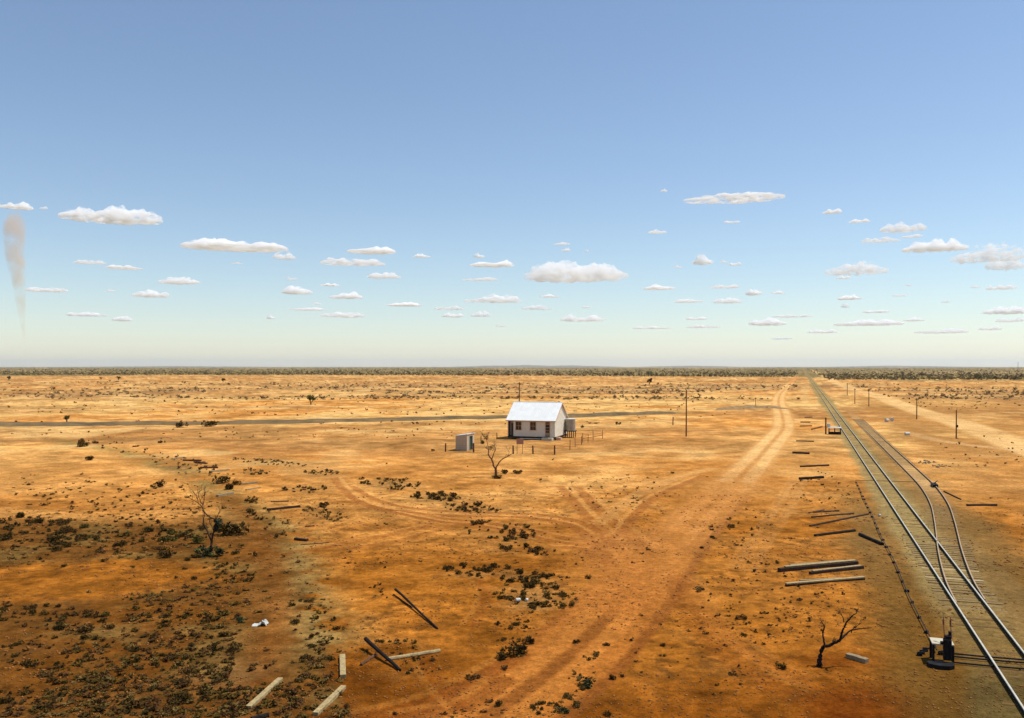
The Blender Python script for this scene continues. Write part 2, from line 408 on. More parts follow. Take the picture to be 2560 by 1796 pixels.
    road(ss((1585, 1335), (1640, 1365), (1700, 1372)), 1.8, .6, A(.50, .225, .066), .6)
    # churned deep red ground in the right foreground
    m = sst(1690, 1745, py + 40 * (nC - .5)) * sst(1960, 2080, px) * (1 - sst(2400, 2500, px + 60 * (nD - .5)))
    c = mix(c, A(.130, .032, .0035), m * .9)
    m = np.exp(-(((px - 2100) / 130) ** 2 + ((py - 1655) / 22) ** 2))
    c = mix(c, A(.165, .042, .005), m * .7)
    # ---- ballast and the dusty yard beside the line
    s_ = to_s(X, Y)
    yard = sst(1.8, 4.4, q + 1.8 * (nC - .5)) * (1 - sst(12.2, 15.0, q + 1.8 * (nC - .5))) * (1 - sst(70, 105, s_ + 18 * (nB - .5)))
    yn = (1 - sst(38, 75, r))[:, None]
    c = c * (1 - .88 * yard[:, None]) + (A(.195, .110, .034)[None] * (1 - yn) + A(.118, .060, .0125)[None] * yn) * .88 * yard[:, None]
    bw = np.where(s_ > 285, 2.3, 1.65)
    bal = (1 - sst(bw * .75, bw * 1.35, np.abs(q - 8.01) + .7 * (nC - .5) + .4 * (nD - .5))) * sst(5, 15, s_)
    c = mix(c, BALL, bal * .9 * sst(30, 62, r)); c = mix(c, A(.150, .096, .030), bal * .7 * (1 - sst(30, 62, r)))
    between = sst(9.0, 9.6, q) * (1 - sst(11.0, 11.8, q)) * (1 - sst(130, 220, s_ + 40 * (nB - .5)))
    c = mix(c, A(.215, .130, .045), between * .7)
    sid = (1 - sst(.5, 1.0, np.abs(q - 12.05) + .35 * (nC - .5))) * sst(84, 100, s_) * (1 - sst(200, 260, s_))
    c = mix(c, A(.54, .35, .15), sid * .6)
    c = mix(c, A(.30, .155, .050), sst(12.8, 13.5, q) * (1 - sst(17, 24, q)) * (1 - sst(90, 160, s_)) * sst(.35, .6, nC) * .5)
    rb_ = sst(14, 20, q) * (1 - sst(260, 420, s_)) * sst(26, 34, r)
    c = mix(c, A(.36, .165, .046), rb_ * (.35 + .5 * sst(.4, .6, nB)))
    gry = sst(1650, 1720, py) * sst(2380, 2450, px + 30 * (nD - .5))
    c = mix(c, A(.098, .068, .022), gry * .85)
    # graded road on the far right
    road(ss((2030, 926), (2062, 942), (2115, 967), (2190, 989), (2292, 1026), (2404, 1060), (2560, 1117), (2800, 1200)), 3.6, .9, A(.66, .40, .155), .3)
    road(ss((2260, 1080), (2340, 1100), (2440, 1115), (2560, 1128)), 1.2, .6, A(.55, .33, .14), .6)
    c *= (1 + .40 * (nD - .5) + .25 * (nC - .5))[:, None]
    return np.clip(c, 0.004, 0.9)

def make_ground():
    a = np.concatenate([np.radians(np.linspace(-180, -46, 60, endpoint=False)), np.radians(np.linspace(-46, -33, 70, endpoint=False)),
                        np.arctan(np.linspace(math.tan(R(-33)), math.tan(R(33)), 860, endpoint=False)),
                        np.radians(np.linspace(33, 46, 70, endpoint=False)), np.radians(np.linspace(46, 180, 60, endpoint=False))])
    inv = np.linspace(1 / 26.0, 1 / 45000.0, 640)
    rad = np.concatenate([[3, 8, 14, 20, 24], 1 / inv])
    na, nr = len(a), len(rad)
    AA, RR = np.meshgrid(a, rad)
    X = (RR * np.sin(AA)).ravel(); Y = (RR * np.cos(AA)).ravel()
    Z = relief(X, Y)
    V = np.stack([X, Y, Z], 1); V = np.vstack([V, [[0, 0, 0]]])
    i = np.arange(nr - 1)[:, None] * na; j = np.arange(na)[None, :]; j2 = (j + 1) % na
    Q = np.stack([i + j, i + j2, i + na + j2, i + na + j], -1).reshape(-1, 4)
    # centre fan as degenerate-free quads: pairs of columns
    ctr = len(V) - 1
    m = bpy.data.materials.new("red_plain_soil"); m.use_nodes = True
    Q2 = Q[:, ::-1]
    me = np_mesh("ground", V, Q2, m)
    import bmesh
    C = ground_colour(V[:, 0], V[:, 1])
    at = me.attributes.new("soil", 'FLOAT_COLOR', 'POINT')  # soil colour together with the painted lens fall-off
    at.data.foreach_set('color', np.hstack([C, np.ones((len(C), 1))]).astype(np.float32).ravel())
    me.polygons.foreach_set('use_smooth', np.ones(len(me.polygons), bool))
    o = link("ground", me); tag(o, kind='structure')
    nt = m.node_tree; b = nt.nodes["Principled BSDF"]
    b.inputs["Roughness"].default_value = 1.0; b.inputs["Specular IOR Level"].default_value = 0.0
    atn = nt.nodes.new("ShaderNodeAttribute"); atn.attribute_name = "soil"
    tc = nt.nodes.new("ShaderNodeTexCoord")
    def noise(scale, detail, rough=.6):
        z = nt.nodes.new("ShaderNodeTexNoise"); z.inputs["Scale"].default_value = scale; z.inputs["Detail"].default_value = detail
        z.inputs["Roughness"].default_value = rough; nt.links.new(tc.outputs["Object"], z.inputs["Vector"]); return z
    def ramp(src, p0, c0, p1, c1):
        r = nt.nodes.new("ShaderNodeMapRange"); r.inputs[1].default_value = p0; r.inputs[2].default_value = p1
        r.inputs[3].default_value = c0; r.inputs[4].default_value = c1; nt.links.new(src, r.inputs[0]); return r.outputs[0]
    def mul(a_, b_):
        x = nt.nodes.new("ShaderNodeMath"); x.operation = 'MULTIPLY'; nt.links.new(a_, x.inputs[0]); nt.links.new(b_, x.inputs[1]); return x.outputs[0]
    f = mul(ramp(noise(2.3, 8, .75).outputs["Fac"], .34, .62, .66, 1.34), ramp(noise(9, 6, .75).outputs["Fac"], .34, .70, .66, 1.28))
    f = mul(f, ramp(noise(0.45, 5).outputs["Fac"], .3, .86, .7, 1.12))
    f = mul(f, ramp(noise(1.3, 3).outputs["Fac"], .66, 1.0, .74, .74))
    vm = nt.nodes.new("ShaderNodeVectorMath"); vm.operation = 'SCALE'
    nt.links.new(atn.outputs["Color"], vm.inputs[0]); nt.links.new(f, vm.inputs["Scale"])
    nt.links.new(vm.outputs[0], b.inputs["Base Color"])
    bp = nt.nodes.new("ShaderNodeBump"); bp.inputs["Strength"].default_value = .6; bp.inputs["Distance"].default_value = .06
    nt.links.new(noise(7, 8, .7).outputs["Fac"], bp.inputs["Height"]); nt.links.new(bp.outputs[0], b.inputs["Normal"])
make_ground()

# ------------------------------------------------------------------ far hills, branch embankment
def hills():
    rs = np.random.default_rng(4)
    m = mat("hill_scrub", (0.12, 0.105, 0.06), 1.0, 0.3, 0.0008)
    mb = MB()
    def ridge(px0, px1, D, hmax, seed):
        xs = np.linspace(px0, px1, 90); prof = []
        for k, p in enumerate(xs):
            t = k / 89.0; e = math.sin(math.pi * t) ** 0.7
            prof.append(hmax * e * (0.35 + 0.9 * float(fbm(np.array([p / 60.0]), np.array([seed * 3.1]), seed)[0])))
        rows = []
        for dy, f in ((-2600, 0), (-1500, .35), (-600, .8), (0, 1), (900, .7), (2600, 0)):
            rows.append([((p - HX) / F * D, D + dy, -2 + h * f) for p, h in zip(xs, prof)])
        n = len(mb.v)
        for r in rows: mb.v.extend(r)
        for i in range(len(rows) - 1):
            for k in range(89): mb.f.append((n + i * 90 + k, n + i * 90 + k + 1, n + (i + 1) * 90 + k + 1, n + (i + 1) * 90 + k))
    ridge(1120, 1560, 24000, 62, 1); ridge(1600, 1840, 24000, 45, 2); ridge(2060, 2420, 22000, 42, 3); ridge(150, 700, 26000, 30, 4)
    o = mb.build("hills", m, smooth_=True); tag(o, kind='structure')
hills()

def ribbon(name, pts, w_base, w_top, h, material, wob=0.25, seed=1):
    mb = MB(); n = len(pts); rows = []
    for i, p in enumerate(pts):
        a = pts[max(i - 1, 0)]; b = pts[min(i + 1, n - 1)]
        dx, dy = b[0] - a[0], b[1] - a[1]; l = math.hypot(dx, dy) + 1e-9; nx, ny = -dy / l, dx / l
        k1 = 1 + wob * (float(vnoise(np.array([i * .9]), np.array([seed]), seed)[0]) - .5) * 2
        k2 = 1 + wob * (float(vnoise(np.array([i * .8]), np.array([seed + 9.]), seed)[0]) - .5) * 2
        hh = h * (0.75 + 0.5 * float(vnoise(np.array([i * .55]), np.array([seed + 4.]), seed)[0]))
        taper_ = min(1.0, min(i, n - 1 - i) / 9.0); hh *= taper_; k1 *= .25 + .75 * taper_; k2 *= .25 + .75 * taper_
        z0 = gz(*p)
        rows.append([(p[0] - nx * w_base * k1, p[1] - ny * w_base * k1, z0 - .15), (p[0] - nx * w_top * k1, p[1] - ny * w_top * k1, z0 + hh),
                     (p[0], p[1], z0 + hh * 1.06), (p[0] + nx * w_top * k2, p[1] + ny * w_top * k2, z0 + hh), (p[0] + nx * w_base * k2, p[1] + ny * w_base * k2, z0 - .15)])
    for r in rows: mb.v.extend(r)
    for i in range(n - 1):
        for k in range(4): mb.f.append((i * 5 + k, i * 5 + k + 1, i * 5 + 5 + k + 1, i * 5 + 5 + k))
    return mb.build(name, material, smooth_=True)
M['gravel'] = mat("branch_gravel", (0.125, 0.095, 0.048), 0.95, 0.40, 0.22, bump=0.6, bscale=5, color2=(0.25, 0.155, 0.062))
M['gravel_brown'] = mat("heap_gravel", (0.27, 0.165, 0.070), 0.95, 0.35, 0.8, bump=0.6, bscale=5)
o = ribbon("embankment", smooth(gl((-420, 1066), (-150, 1064), (0, 1063), (170, 1063), (350, 1061), (520, 1060), (700, 1057), (860, 1054), (1050, 1049), (1200, 1046), (1330, 1044), (1430, 1042), (1560, 1037), (1650, 1034), (1700, 1032)), 8), 3.9, 1.9, .50, M['gravel'], .35, 3); tag(o, kind='structure')
o = ribbon("embankment", smooth(gl((1790, 1026), (1820, 1023), (1850, 1021), (1880, 1020), (1930, 1020), (1975, 1024)), 7), 4.2, 1.6, .65, M['gravel_brown'], .35, 6); tag(o, kind='structure')

# ------------------------------------------------------------------ railway
ZR = 0.03
def rail_part(parent, line, mat_top=None, name='rail', sink=None):
    """line: list of (x,y); flat-bottomed rail: dark web + steel head"""
    hb = MB(); hh = MB(); n = len(line)
    prof_w = [(-.055, 0), (-.055, .014), (-.012, .03), (-.012, .105), (.012, .105), (.012, .03), (.055, .014), (.055, 0)]
    prof_h = [(-.034, .108), (-.034, .150), (-.030, .154), (.030, .154), (.034, .150), (.034, .108)]
    for mbx, prof in ((hb, prof_w), (hh, prof_h)):
        k = len(prof)
        for i, p in enumerate(line):
            a = line[max(i - 1, 0)]; b = line[min(i + 1, n - 1)]
            dx, dy = b[0] - a[0], b[1] - a[1]; l = math.hypot(dx, dy) + 1e-9; nx, ny = dy / l, -dx / l
            dz = sink(p) if sink else 0.0
            for (u, z) in prof: mbx.v.append((p[0] + nx * u, p[1] + ny * u, ZR + .02 + z - dz))
        for i in range(n - 1):
            for j in range(k):
                j2 = (j + 1) % k
                mbx.f.append((i * k + j, i * k + j2, (i + 1) * k + j2, (i + 1) * k + j))
        mbx.f.append(tuple(range(k))[::-1]); mbx.f.append(tuple((n - 1) * k + j for j in range(k)))
    r = hb.build(name, M['rail_web_rust'] if mat_top else M['rail_web'], parent)
    hh.build('rail_head', mat_top or M['rail'], r)
    return r

main_t = empty('railway_track', (0, 0, 0)); tag(main_t, 'long straight railway track on grey ballast running to the horizon', 'railway track')
s_list = list(np.concatenate([np.linspace(2, 300, 60), np.linspace(320, 6000, 40)]))
rail_part(main_t, [sq(s, 7.295) for s in s_list]); rail_part(main_t, [sq(s, 8.731) for s in s_list])

QL = [(44, 7.36), (46, 7.44), (48.6, 7.58), (52.5, 7.92), (57.6, 8.47), (62, 9.02), (67.4, 9.68), (75, 10.5), (83, 11.03), (91, 11.27), (105, 11.33), (150, 11.38), (190, 11.45), (240, 11.5)]
sQ = [a * CT + 0 * b for a, b in QL]
def q_sid(Y): return np.interp(Y, [a for a, b in QL], [b for a, b in QL])
fine = smooth(QL, 6)
def yq(Y, q):        # a point by depth and offset from the line
    s = (Y + q * ST) / CT; return sq(s, q)
sid = empty('railway_siding', (0, 0, 0)); tag(sid, 'rusty siding track curving away to the right of the straight main line', 'railway siding')
rail_part(sid, [yq(Y, q) for Y, q in fine], M['rail_rust'], sink=lambda p: .05 * float(sst(60, 100, p[1])) + .20 * float(sst(120, 232, p[1]))); rail_part(sid, [yq(Y, q + 1.436 + .02) for Y, q in fine[2:]], M['rail_rust'], sink=lambda p: .05 * float(sst(60, 100, p[1])) + .20 * float(sst(120, 232, p[1])))
# sleepers
rng = random.Random(5)
def sleeper_box(mb, s, q0, q1, w=.23, z=.035, jit=.02):
    a = rng.uniform(-jit, jit)
    p0 = Vector((*sq(s - a, q0), 0)); p1 = Vector((*sq(s + a, q1), 0)); ax = (p1 - p0); L = ax.length; ax.normalize()
    ay = Vector((-ax.y, ax.x, 0))
    c = (p0 + p1) / 2; c.z = z - .075 + rng.uniform(-.006, .006)
    mb.box(c, (L, w, .15), ax, ay)
cnt = 0; rest = MB(); rest_s = MB()
s = 29.0
while s < 240:
    Y = s * CT - 8 * ST
    if 49.5 <= Y <= 68: q0, q1 = 6.75, q_sid(Y) + 1.436 + .55       # long turnout timbers
    elif 42 <= Y < 49.5: q0, q1 = 6.7, 9.55
    else: q0, q1 = 6.81, 9.21
    q0 += rng.uniform(-.08, .05); q1 += rng.uniform(-.05, .1)
    z = (.034 if rng.random() < .5 else .010) if 44 < Y < 60 else rng.choice([-.01, .002, .006, .012, .018])
    m = M['timber_pale'] if (49.5 <= Y <= 57 and rng.random() < .30) else M['sleeper']
    turn = 43.5 < Y < 62
    if turn or rng.random() < .45:                      # the others lie buried under the ballast
        if not turn: m = M['sleeper_dark'] if Y < 70 else M['sleeper']; z = rng.choice([.004, .007, .010])
        if cnt < 100:
            mb = MB(); sleeper_box(mb, s, q0, q1, .23, z); mb.build('sleeper', m, main_t); cnt += 1
        else: sleeper_box(rest, s, q0, q1, .23, z)
    s += .63 + rng.uniform(-.03, .03)
tag(rest.build('sleepers', M['sleeper'], main_t), kind='stuff')
s = 74.0; cnt = 0
while s < 215:
    Y = s * CT - 11 * ST; qc = float(q_sid(Y)) + .72
    if cnt < 60:
        mb = MB(); sleeper_box(mb, s, qc - 1.15, qc + 1.15, .22, .004); mb.build('sleeper', M['sleeper'], sid); cnt += 1
    else: sleeper_box(rest_s, s, qc - 1.15, qc + 1.15, .22, .016)
    s += .72
tag(rest_s.build('sleepers', M['sleeper'], sid), kind='stuff')

# point rodding on stools, with the cross rods
rod = empty('point_rodding', (*sq(60, 5.33), 0)); tag(rod, 'thin dark point rod on low stools running beside the main line', 'point rod')
ox, oy = rod.location.x, rod.location.y
def loc(p, z): return (p[0] - ox, p[1] - oy, z)
pts = [sq(s_, 5.33 + .05 * math.sin(s_ * .35)) for s_ in np.linspace(40.6, 98.3, 40)]
MB().tube([loc(p, .13) for p in pts], .026, 6).build('rod', M['black_iron'], rod)
pts = [sq(98.3 + .02 * k, 5.33 + k * .35) for k in range(18)]
MB().tube([loc(p, .17) for p in pts], .03, 6).build('rod', M['brown_wood'], rod)
for k, s_ in enumerate(np.linspace(41.2, 97, 24)):
    p = sq(s_ + rng.uniform(-.3, .3), 5.33)
    k_ = rng.uniform(.10, .26); MB().box(loc(p, .05), (k_, .15, .13), (CT, -ST, 0), (ST, CT, 0)).build('stool', M['black_wood'], rod)

# ------------------------------------------------------------------ ground frames beside the line
U = Vector((CT, -ST, 0)); V_ = Vector((ST, CT, 0)); Z_ = Vector((0, 0, 1))
def near_frame():
    bx, by = 17.46, 35.78
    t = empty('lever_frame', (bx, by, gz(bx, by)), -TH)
    tag(t, 'black lever frame with two levers and a pale deck beside the main line', 'lever frame')
    d = MB(); d.box((0.02, .06, .80), (.82, .84, .05)); d.build('deck', M['deck'], t, bevel=.008)
    for sx in (-.34, .38):
        for sy in (-.30, .42): MB().box((sx, sy, .3875), (.09, .09, .775)).build('leg', M['black_iron'], t)
    b = MB(); b.box((.17, -.33, .62), (.30, .26, .84)); b.box((.20, -.30, 1.10), (.22, .22, .16)); b.box((.27, -.26, 1.24), (.10, .16, .20)); b.box((.0, -.30, .86), (.16, .20, .10))
    b.build('quadrant_box', M['black_iron'], t, bevel=.02)
    ch = MB(); pr = [(-.62, -.62), (-.55, -.92), (-.22, -1.06), (.16, -1.02), (.36, -.84), (.38, -.46), (-.40, -.40)]  # slab added in black for the shadow cast under the deck
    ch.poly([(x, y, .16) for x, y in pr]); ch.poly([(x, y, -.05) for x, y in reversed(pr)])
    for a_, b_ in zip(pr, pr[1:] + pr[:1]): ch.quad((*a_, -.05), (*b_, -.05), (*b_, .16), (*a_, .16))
    ch.build('shadow_slab', M['black_iron'], t)
    for k, lx in enumerate((.08, .34)):
        lv = MB(); lv.tube([(lx, -.25, 1.05), (lx + .01, .05, 1.45), (lx + .02, .22, 1.78)], [.022, .018, .016], 6)
        L = lv.build('lever', M['red_iron'], t)
        h = MB(); h.tube([(lx + .01, .08, 1.48), (lx + .02, .20, 1.66)], [.036, .036], 6); h.build('latch_handle', M['red_iron'], L)
    # rods and cranks going out under the rails
    for k, (y, z) in enumerate(((.62, .08), (.95, .10), (-.15, .07))):
        MB().tube([(.35, y, z), (1.6, y - .03, z), (3.2, y + .04, z), (5.2, y, z)], .035, 6).build('cross_rod', M['black_iron'], t)
    for (x, y) in ((-.62, .85), (-.75, .55), (-.45, 1.25), (.1, .95)):
        c = MB(); c.box((x, y, .06), (.20, .15, .12)); c.box((x + .05, y, .14), (.26, .05, .04)); c.build('crank', M['black_iron'], t)
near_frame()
def far_platform():
    bx, by = g(2083, 1086)
    t = empty('loading_stage', (bx, by, gz(bx, by)), -TH)
    tag(t, 'small white topped loading stage with a tall dark post beside the line', 'loading stage')
    d = MB(); d.box((.25, 0, 1.22), (2.2, 1.5, .07)); d.box((.25, -.72, 1.13), (2.2, .06, .1)); d.build('deck', M['white'], t, bevel=.01)
    MB().box((-.75, .35, 1.55), (.55, .6, .55)).build('box', M['white_metal'], t, bevel=.02)
    for sx in (-.7, .25, 1.2):
        for sy in (-.6, .6): MB().box((sx, sy, .585), (.14, .14, 1.17)).build('leg', M['dark_wood'], t)
    for z in (.45, .80): MB().box((.25, -.69, z), (2.0, .05, .12)).build('brace', M['dark_wood'], t)
    MB().box((.25, .05, .17), (2.1, 1.45, .40)).build('base_box', M['black_wood'], t)
    MB().tube([(-1.25, -.3, -.2), (-1.24, -.3, 2.95)], [.13, .11], 8).build('post', M['dark_wood'], t)
far_platform()

# ------------------------------------------------------------------ house
def house():
    bx, by = -0.71, 146.0
    t = empty('cottage', (bx, by, gz(bx, by) - .05), -TH); tag(t, 'small white weatherboard cottage with a bright white gable roof', 'cottage')
    W, D, zf, ze, zr = 8.1, 7.9, .55, 3.32, 5.95; yr = D / 2
    pw, pd = 1.0, 1.3       # recessed porch at the left front corner
    w = MB()
    def wall(x0, y0, x1, y1, openings=(), z0=zf, z1=ze):
        """wall with rectangular openings (a0,a1,zb,zt) along its length"""
        L = math.hypot(x1 - x0, y1 - y0); dx, dy = (x1 - x0) / L, (y1 - y0) / L
        xs = sorted({0, L, *[o[0] for o in openings], *[o[1] for o in openings]}); zs = sorted({z0, z1, *[o[2] for o in openings], *[o[3] for o in openings]})
        for a, b in zip(xs[:-1], xs[1:]):
            for c, d in zip(zs[:-1], zs[1:]):
                if any(o[0] <= a and b <= o[1] and o[2] <= c and d <= o[3] for o in openings): continue
                w.quad((x0 + dx * a, y0 + dy * a, c), (x0 + dx * b, y0 + dy * b, c), (x0 + dx * b, y0 + dy * b, d), (x0 + dx * a, y0 + dy * a, d))
    wins = [(1.42, 2.35), (3.92, 4.86)]; door = (6.52, 7.24)
    wall(pw, 0, W, 0, [(a - pw, b - pw, 1.62, 2.92) for a, b in wins] + [(door[0] - pw, door[1] - pw, zf, 2.94)])
    wall(pw, pd, pw, 0, []); wall(0, pd, pw, pd, [(.2, .95, zf, 2.6)]); wall(0, D, 0, .0, [])
    wall(W, 0, W, D, []); wall(W, D, 0, D, [])
    # gables
    for x in (0, W): w.poly([(x, 0, ze), (x, D, ze), (x, yr, zr - .04)])
    wo = w.build('wall', M['wall'], t)
    # weatherboard laps
    lap = MB()
    for k in range(1, 13):
        z = zf + k * .2; lap.box(((pw + W) / 2 if True else 0, -.006, z), (.01, .001, .001))
        if z < 1.55: segs = [(pw, door[0])]
        elif z < 2.95: segs = [(pw, wins[0][0] - .08), (wins[0][1] + .08, wins[1][0] - .08), (wins[1][1] + .08, door[0] - .08)]
        else: segs = [(pw, door[0])]
        segs.append((door[1] + .08, W - .02))
        for a, b in segs: lap.box(((a + b) / 2, -.008, z), (b - a, .016, .022))
        lap.box((W + .008, D / 2, z), (.016, D - .04, .022))
    for k in range(1, 12):
        z = ze + k * .2; hw = (zr - z) / (zr - ze) * yr - .15
        if hw > .1: lap.box((W + .008, yr, z), (.016, hw * 2, .022))
    lap.build('weatherboard_laps', M['wall'], wo)
    # roof with small overhangs
    oh, og, th = .34, .22, .05
    sl = (zr - ze) / yr
    r = MB()
    for sgn in (-1, 1):
        y_e = yr + sgn * (yr + oh); z_e = ze - oh * sl
        a, b = -og, W + og
        zt = zr + .06
        n0 = len(r.v)
        for zz in (0, th):
            r.v += [(a, y_e, z_e + .06 + zz), (b, y_e, z_e + .06 + zz), (b, yr, zt + zz), (a, yr, zt + zz)]
        for f in ((0, 1, 2, 3), (7, 6, 5, 4), (0, 4, 5, 1), (1, 5, 6, 2), (3, 2, 6, 7), (0, 3, 7, 4)): r.f.append(tuple(n0 + i for i in f))
    ro = r.build('roof', M['roof'], t)
    ribs = MB(); k = -og + .2
    nrm = Vector((0, -sl, 1)).normalized(); along = Vector((0, 1, sl)).normalized()
    while k < W + og - .1:
        c = Vector((k, yr / 2 - oh / 2, (zr + ze - oh * sl) / 2 + .06 + th)) + nrm * .008
        ribs.box(c, (.05, math.hypot(yr + oh, (yr + oh) * sl) - .05, .02), (1, 0, 0), along, nrm); k += .38
    ribs.build('roof_ribs', M['roof'], ro)
    MB().tube([(-og, yr, zr + .11), (W + og, yr, zr + .11)], .07, 8).build('ridge_cap', M['roof'], ro)
    MB().box((W / 2, -oh - .05, ze - oh * sl + .02), (W + 2 * og, .10, .12)).build('gutter', M['trim'], t)
    MB().box((W / 2, D + oh + .05, ze - oh * sl + .02), (W + 2 * og, .10, .12)).build('gutter', M['trim'], t)
    for x in (-og - .02, W + og + .02):
        for sgn in (-1, 1):
            y0, z0 = yr, zr + .04; y1, z1 = yr + sgn * (yr + oh), ze - oh * sl + .04
            bm_ = MB(); d = Vector((0, y1 - y0, z1 - z0)); L = d.length; d.normalize()
            bm_.box(((x), (y0 + y1) / 2, (z0 + z1) / 2 - .05), (.04, L, .18), (1, 0, 0), d, Vector((1, 0, 0)).cross(d)); bm_.build('barge_board', M['trim'], t)
    # windows
    def window(a, b, zb, zt, name='window'):
        fr = MB(); cx = (a + b) / 2
        fr.box((a - .03, -.02, (zb + zt) / 2), (.07, .08, zt - zb + .14)); fr.box((b + .03, -.02, (zb + zt) / 2), (.07, .08, zt - zb + .14))
        fr.box((cx, -.02, zt + .035), (b - a - .01, .08, .07))
        fo = fr.build(name, M['trim'], t)
        g_ = MB(); g_.box((cx, .07, (zb + zt) / 2), (b - a, .02, zt - zb)); g_.build('pane', M['glass'], fo)
        br = MB(); br.box((cx, .03, (zb + zt) / 2), (b - a - .02, .04, .05)); br.box((cx, .03, (zb + zt) / 2 + (zt - zb) / 4), (.035, .04, (zt - zb) / 2 - .06)); br.box((cx, .03, (zb + zt) / 2 - (zt - zb) / 4), (.035, .04, (zt - zb) / 2 - .06))
        br.build('glazing_bar', M['trim'], fo)
        MB().box((cx, -.06, zb - .03), (b - a + .2, .16, .06)).build('sill', M['trim'], fo)
    for a, b in wins: window(a, b, 1.62, 2.92)
    # glazed door with a small light over it
    a, b = door; cx = (a + b) / 2
    fr = MB(); fr.box((a - .03, -.02, (zf + 2.94) / 2), (.07, .08, 2.94 - zf)); fr.box((b + .03, -.02, (zf + 2.94) / 2), (.07, .08, 2.94 - zf)); fr.box((cx, -.02, 2.975), (b - a + .12, .08, .07))
    dr = fr.build('door', M['trim'], t)
    MB().box((cx, .05, (zf + 1.22) / 2), (b - a, .05, 1.22 - zf)).build('door_panel', M['door'], dr)
    MB().box((cx, .06, 1.92), (b - a, .03, 1.40)).build('pane', M['glass'], dr)
    MB().box((cx, .03, 2.66), (b - a, .05, .09)).build('transom', M['trim'], dr)
    MB().box((cx, .06, 2.825), (b - a, .03, .23)).build('fanlight', M['glass'], dr)
    gb = MB(); gb.box((cx, .03, 2.05), (b - a, .04, .05)); gb.box((cx, .03, 1.55), (b - a, .04, .05)); gb.build('glazing_bar', M['trim'], dr)
    # porch
    MB().box((.06, .06, (zf + ze) / 2), (.11, .11, ze - zf)).build('porch_post', M['trim'], t)
    MB().box((pw / 2, pd / 2, zf - .05), (pw, pd, .1)).build('porch_floor', M['dark_wood'], t)
    MB().box((.575, pd + .04, (zf + 2.6) / 2), (.75, .05, 2.6 - zf)).build('door', M['dark'], t)
    MB().box((.62, 1.05, zf + .34), (.5, .45, .68)).build('porch_chest', M['dark'], t)
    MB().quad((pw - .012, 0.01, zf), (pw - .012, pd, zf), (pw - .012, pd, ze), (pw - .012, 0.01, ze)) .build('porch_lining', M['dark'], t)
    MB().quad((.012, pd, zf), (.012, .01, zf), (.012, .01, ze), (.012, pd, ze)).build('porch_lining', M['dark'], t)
    MB().box((W / 2, D / 2 + .3, ze - .02), (W - .02, D - .62, .03)).build('ceiling', M['wall'], t)
    # floor bearer, stumps, skirting
    MB().box((W / 2 + .0, D / 2, zf - .16), (W - .06, D - .06, .20)).build('floor_bearers', M['dark_wood'], t)
    for x in np.linspace(.2, W - .2, 5):
        for y in (.2, D / 2, D - .2): MB().tube([(x, y, -.2), (x, y, zf - .26)], .12, 8).build('stump', M['grey_wood'], t)
    MB().box((3.9, -.02, .20), (3.6, .04, .12)).build('base_board', M['wall'], t)
    st = MB(); st.box((cx + .15, -.62, .23), (1.75, 1.15, .46)); st.build('door_step', M['deck'], t, bevel=.02)
    st = MB(); st.box((W + .45, 1.0, .20), (.8, .9, .40)); st.box((W + .30, 1.0, .44), (.5, .9, .10)); st.build('side_step', M['trim'], t)
house()

def tank():
    bx, by = 9.92, 149.4
    t = empty('rainwater_tank', (bx, by, gz(bx, by)), -TH); tag(t, 'corrugated rainwater tank on a timber stand beside the white cottage', 'water tank')
    b = MB(); n = 28; zs = np.linspace(1.18, 3.12, 40); R0 = .84
    for i, z in enumerate(zs):
        r = R0 + .014 * math.sin(i * math.pi / 2 + .7)
        for k in range(n): b.v.append((r * math.cos(2 * math.pi * k / n), r * math.sin(2 * math.pi * k / n), z))
    for i in range(len(zs) - 1):
        for k in range(n): b.f.append((i * n + k, i * n + (k + 1) % n, (i + 1) * n + (k + 1) % n, (i + 1) * n + k))
    b.build('tank_body', M['tank'], t, smooth_=True)
    l = MB(); l.tube([(0, 0, 3.10), (0, 0, 3.16), (0, 0, 3.24)], [.88, .88, .30], 28); l.build('lid', M['tank_lid'], t)
    MB().box((0, 0, 1.10), (1.75, 1.75, .14)).build('platform', M['dark_wood'], t)
    for x in (-.7, 0, .7):
        for y in (-.7, .7): MB().tube([(x, y, -.1), (x, y, 1.03)], .075, 7).build('leg', M['brown_wood'], t)
    MB().tube([(-.85, -.45, 3.0), (-1.15, -.6, 3.05), (-1.25, -.65, 2.9)], .045, 6).build('downpipe', M['tank'], t)
    MB().box((-.55, -.86, .55), (.06, .07, 1.15), Vector((.8, 0, .6)), (0, 1, 0), Vector((-.6, 0, .8))).build('brace', M['brown_wood'], t)
tank()

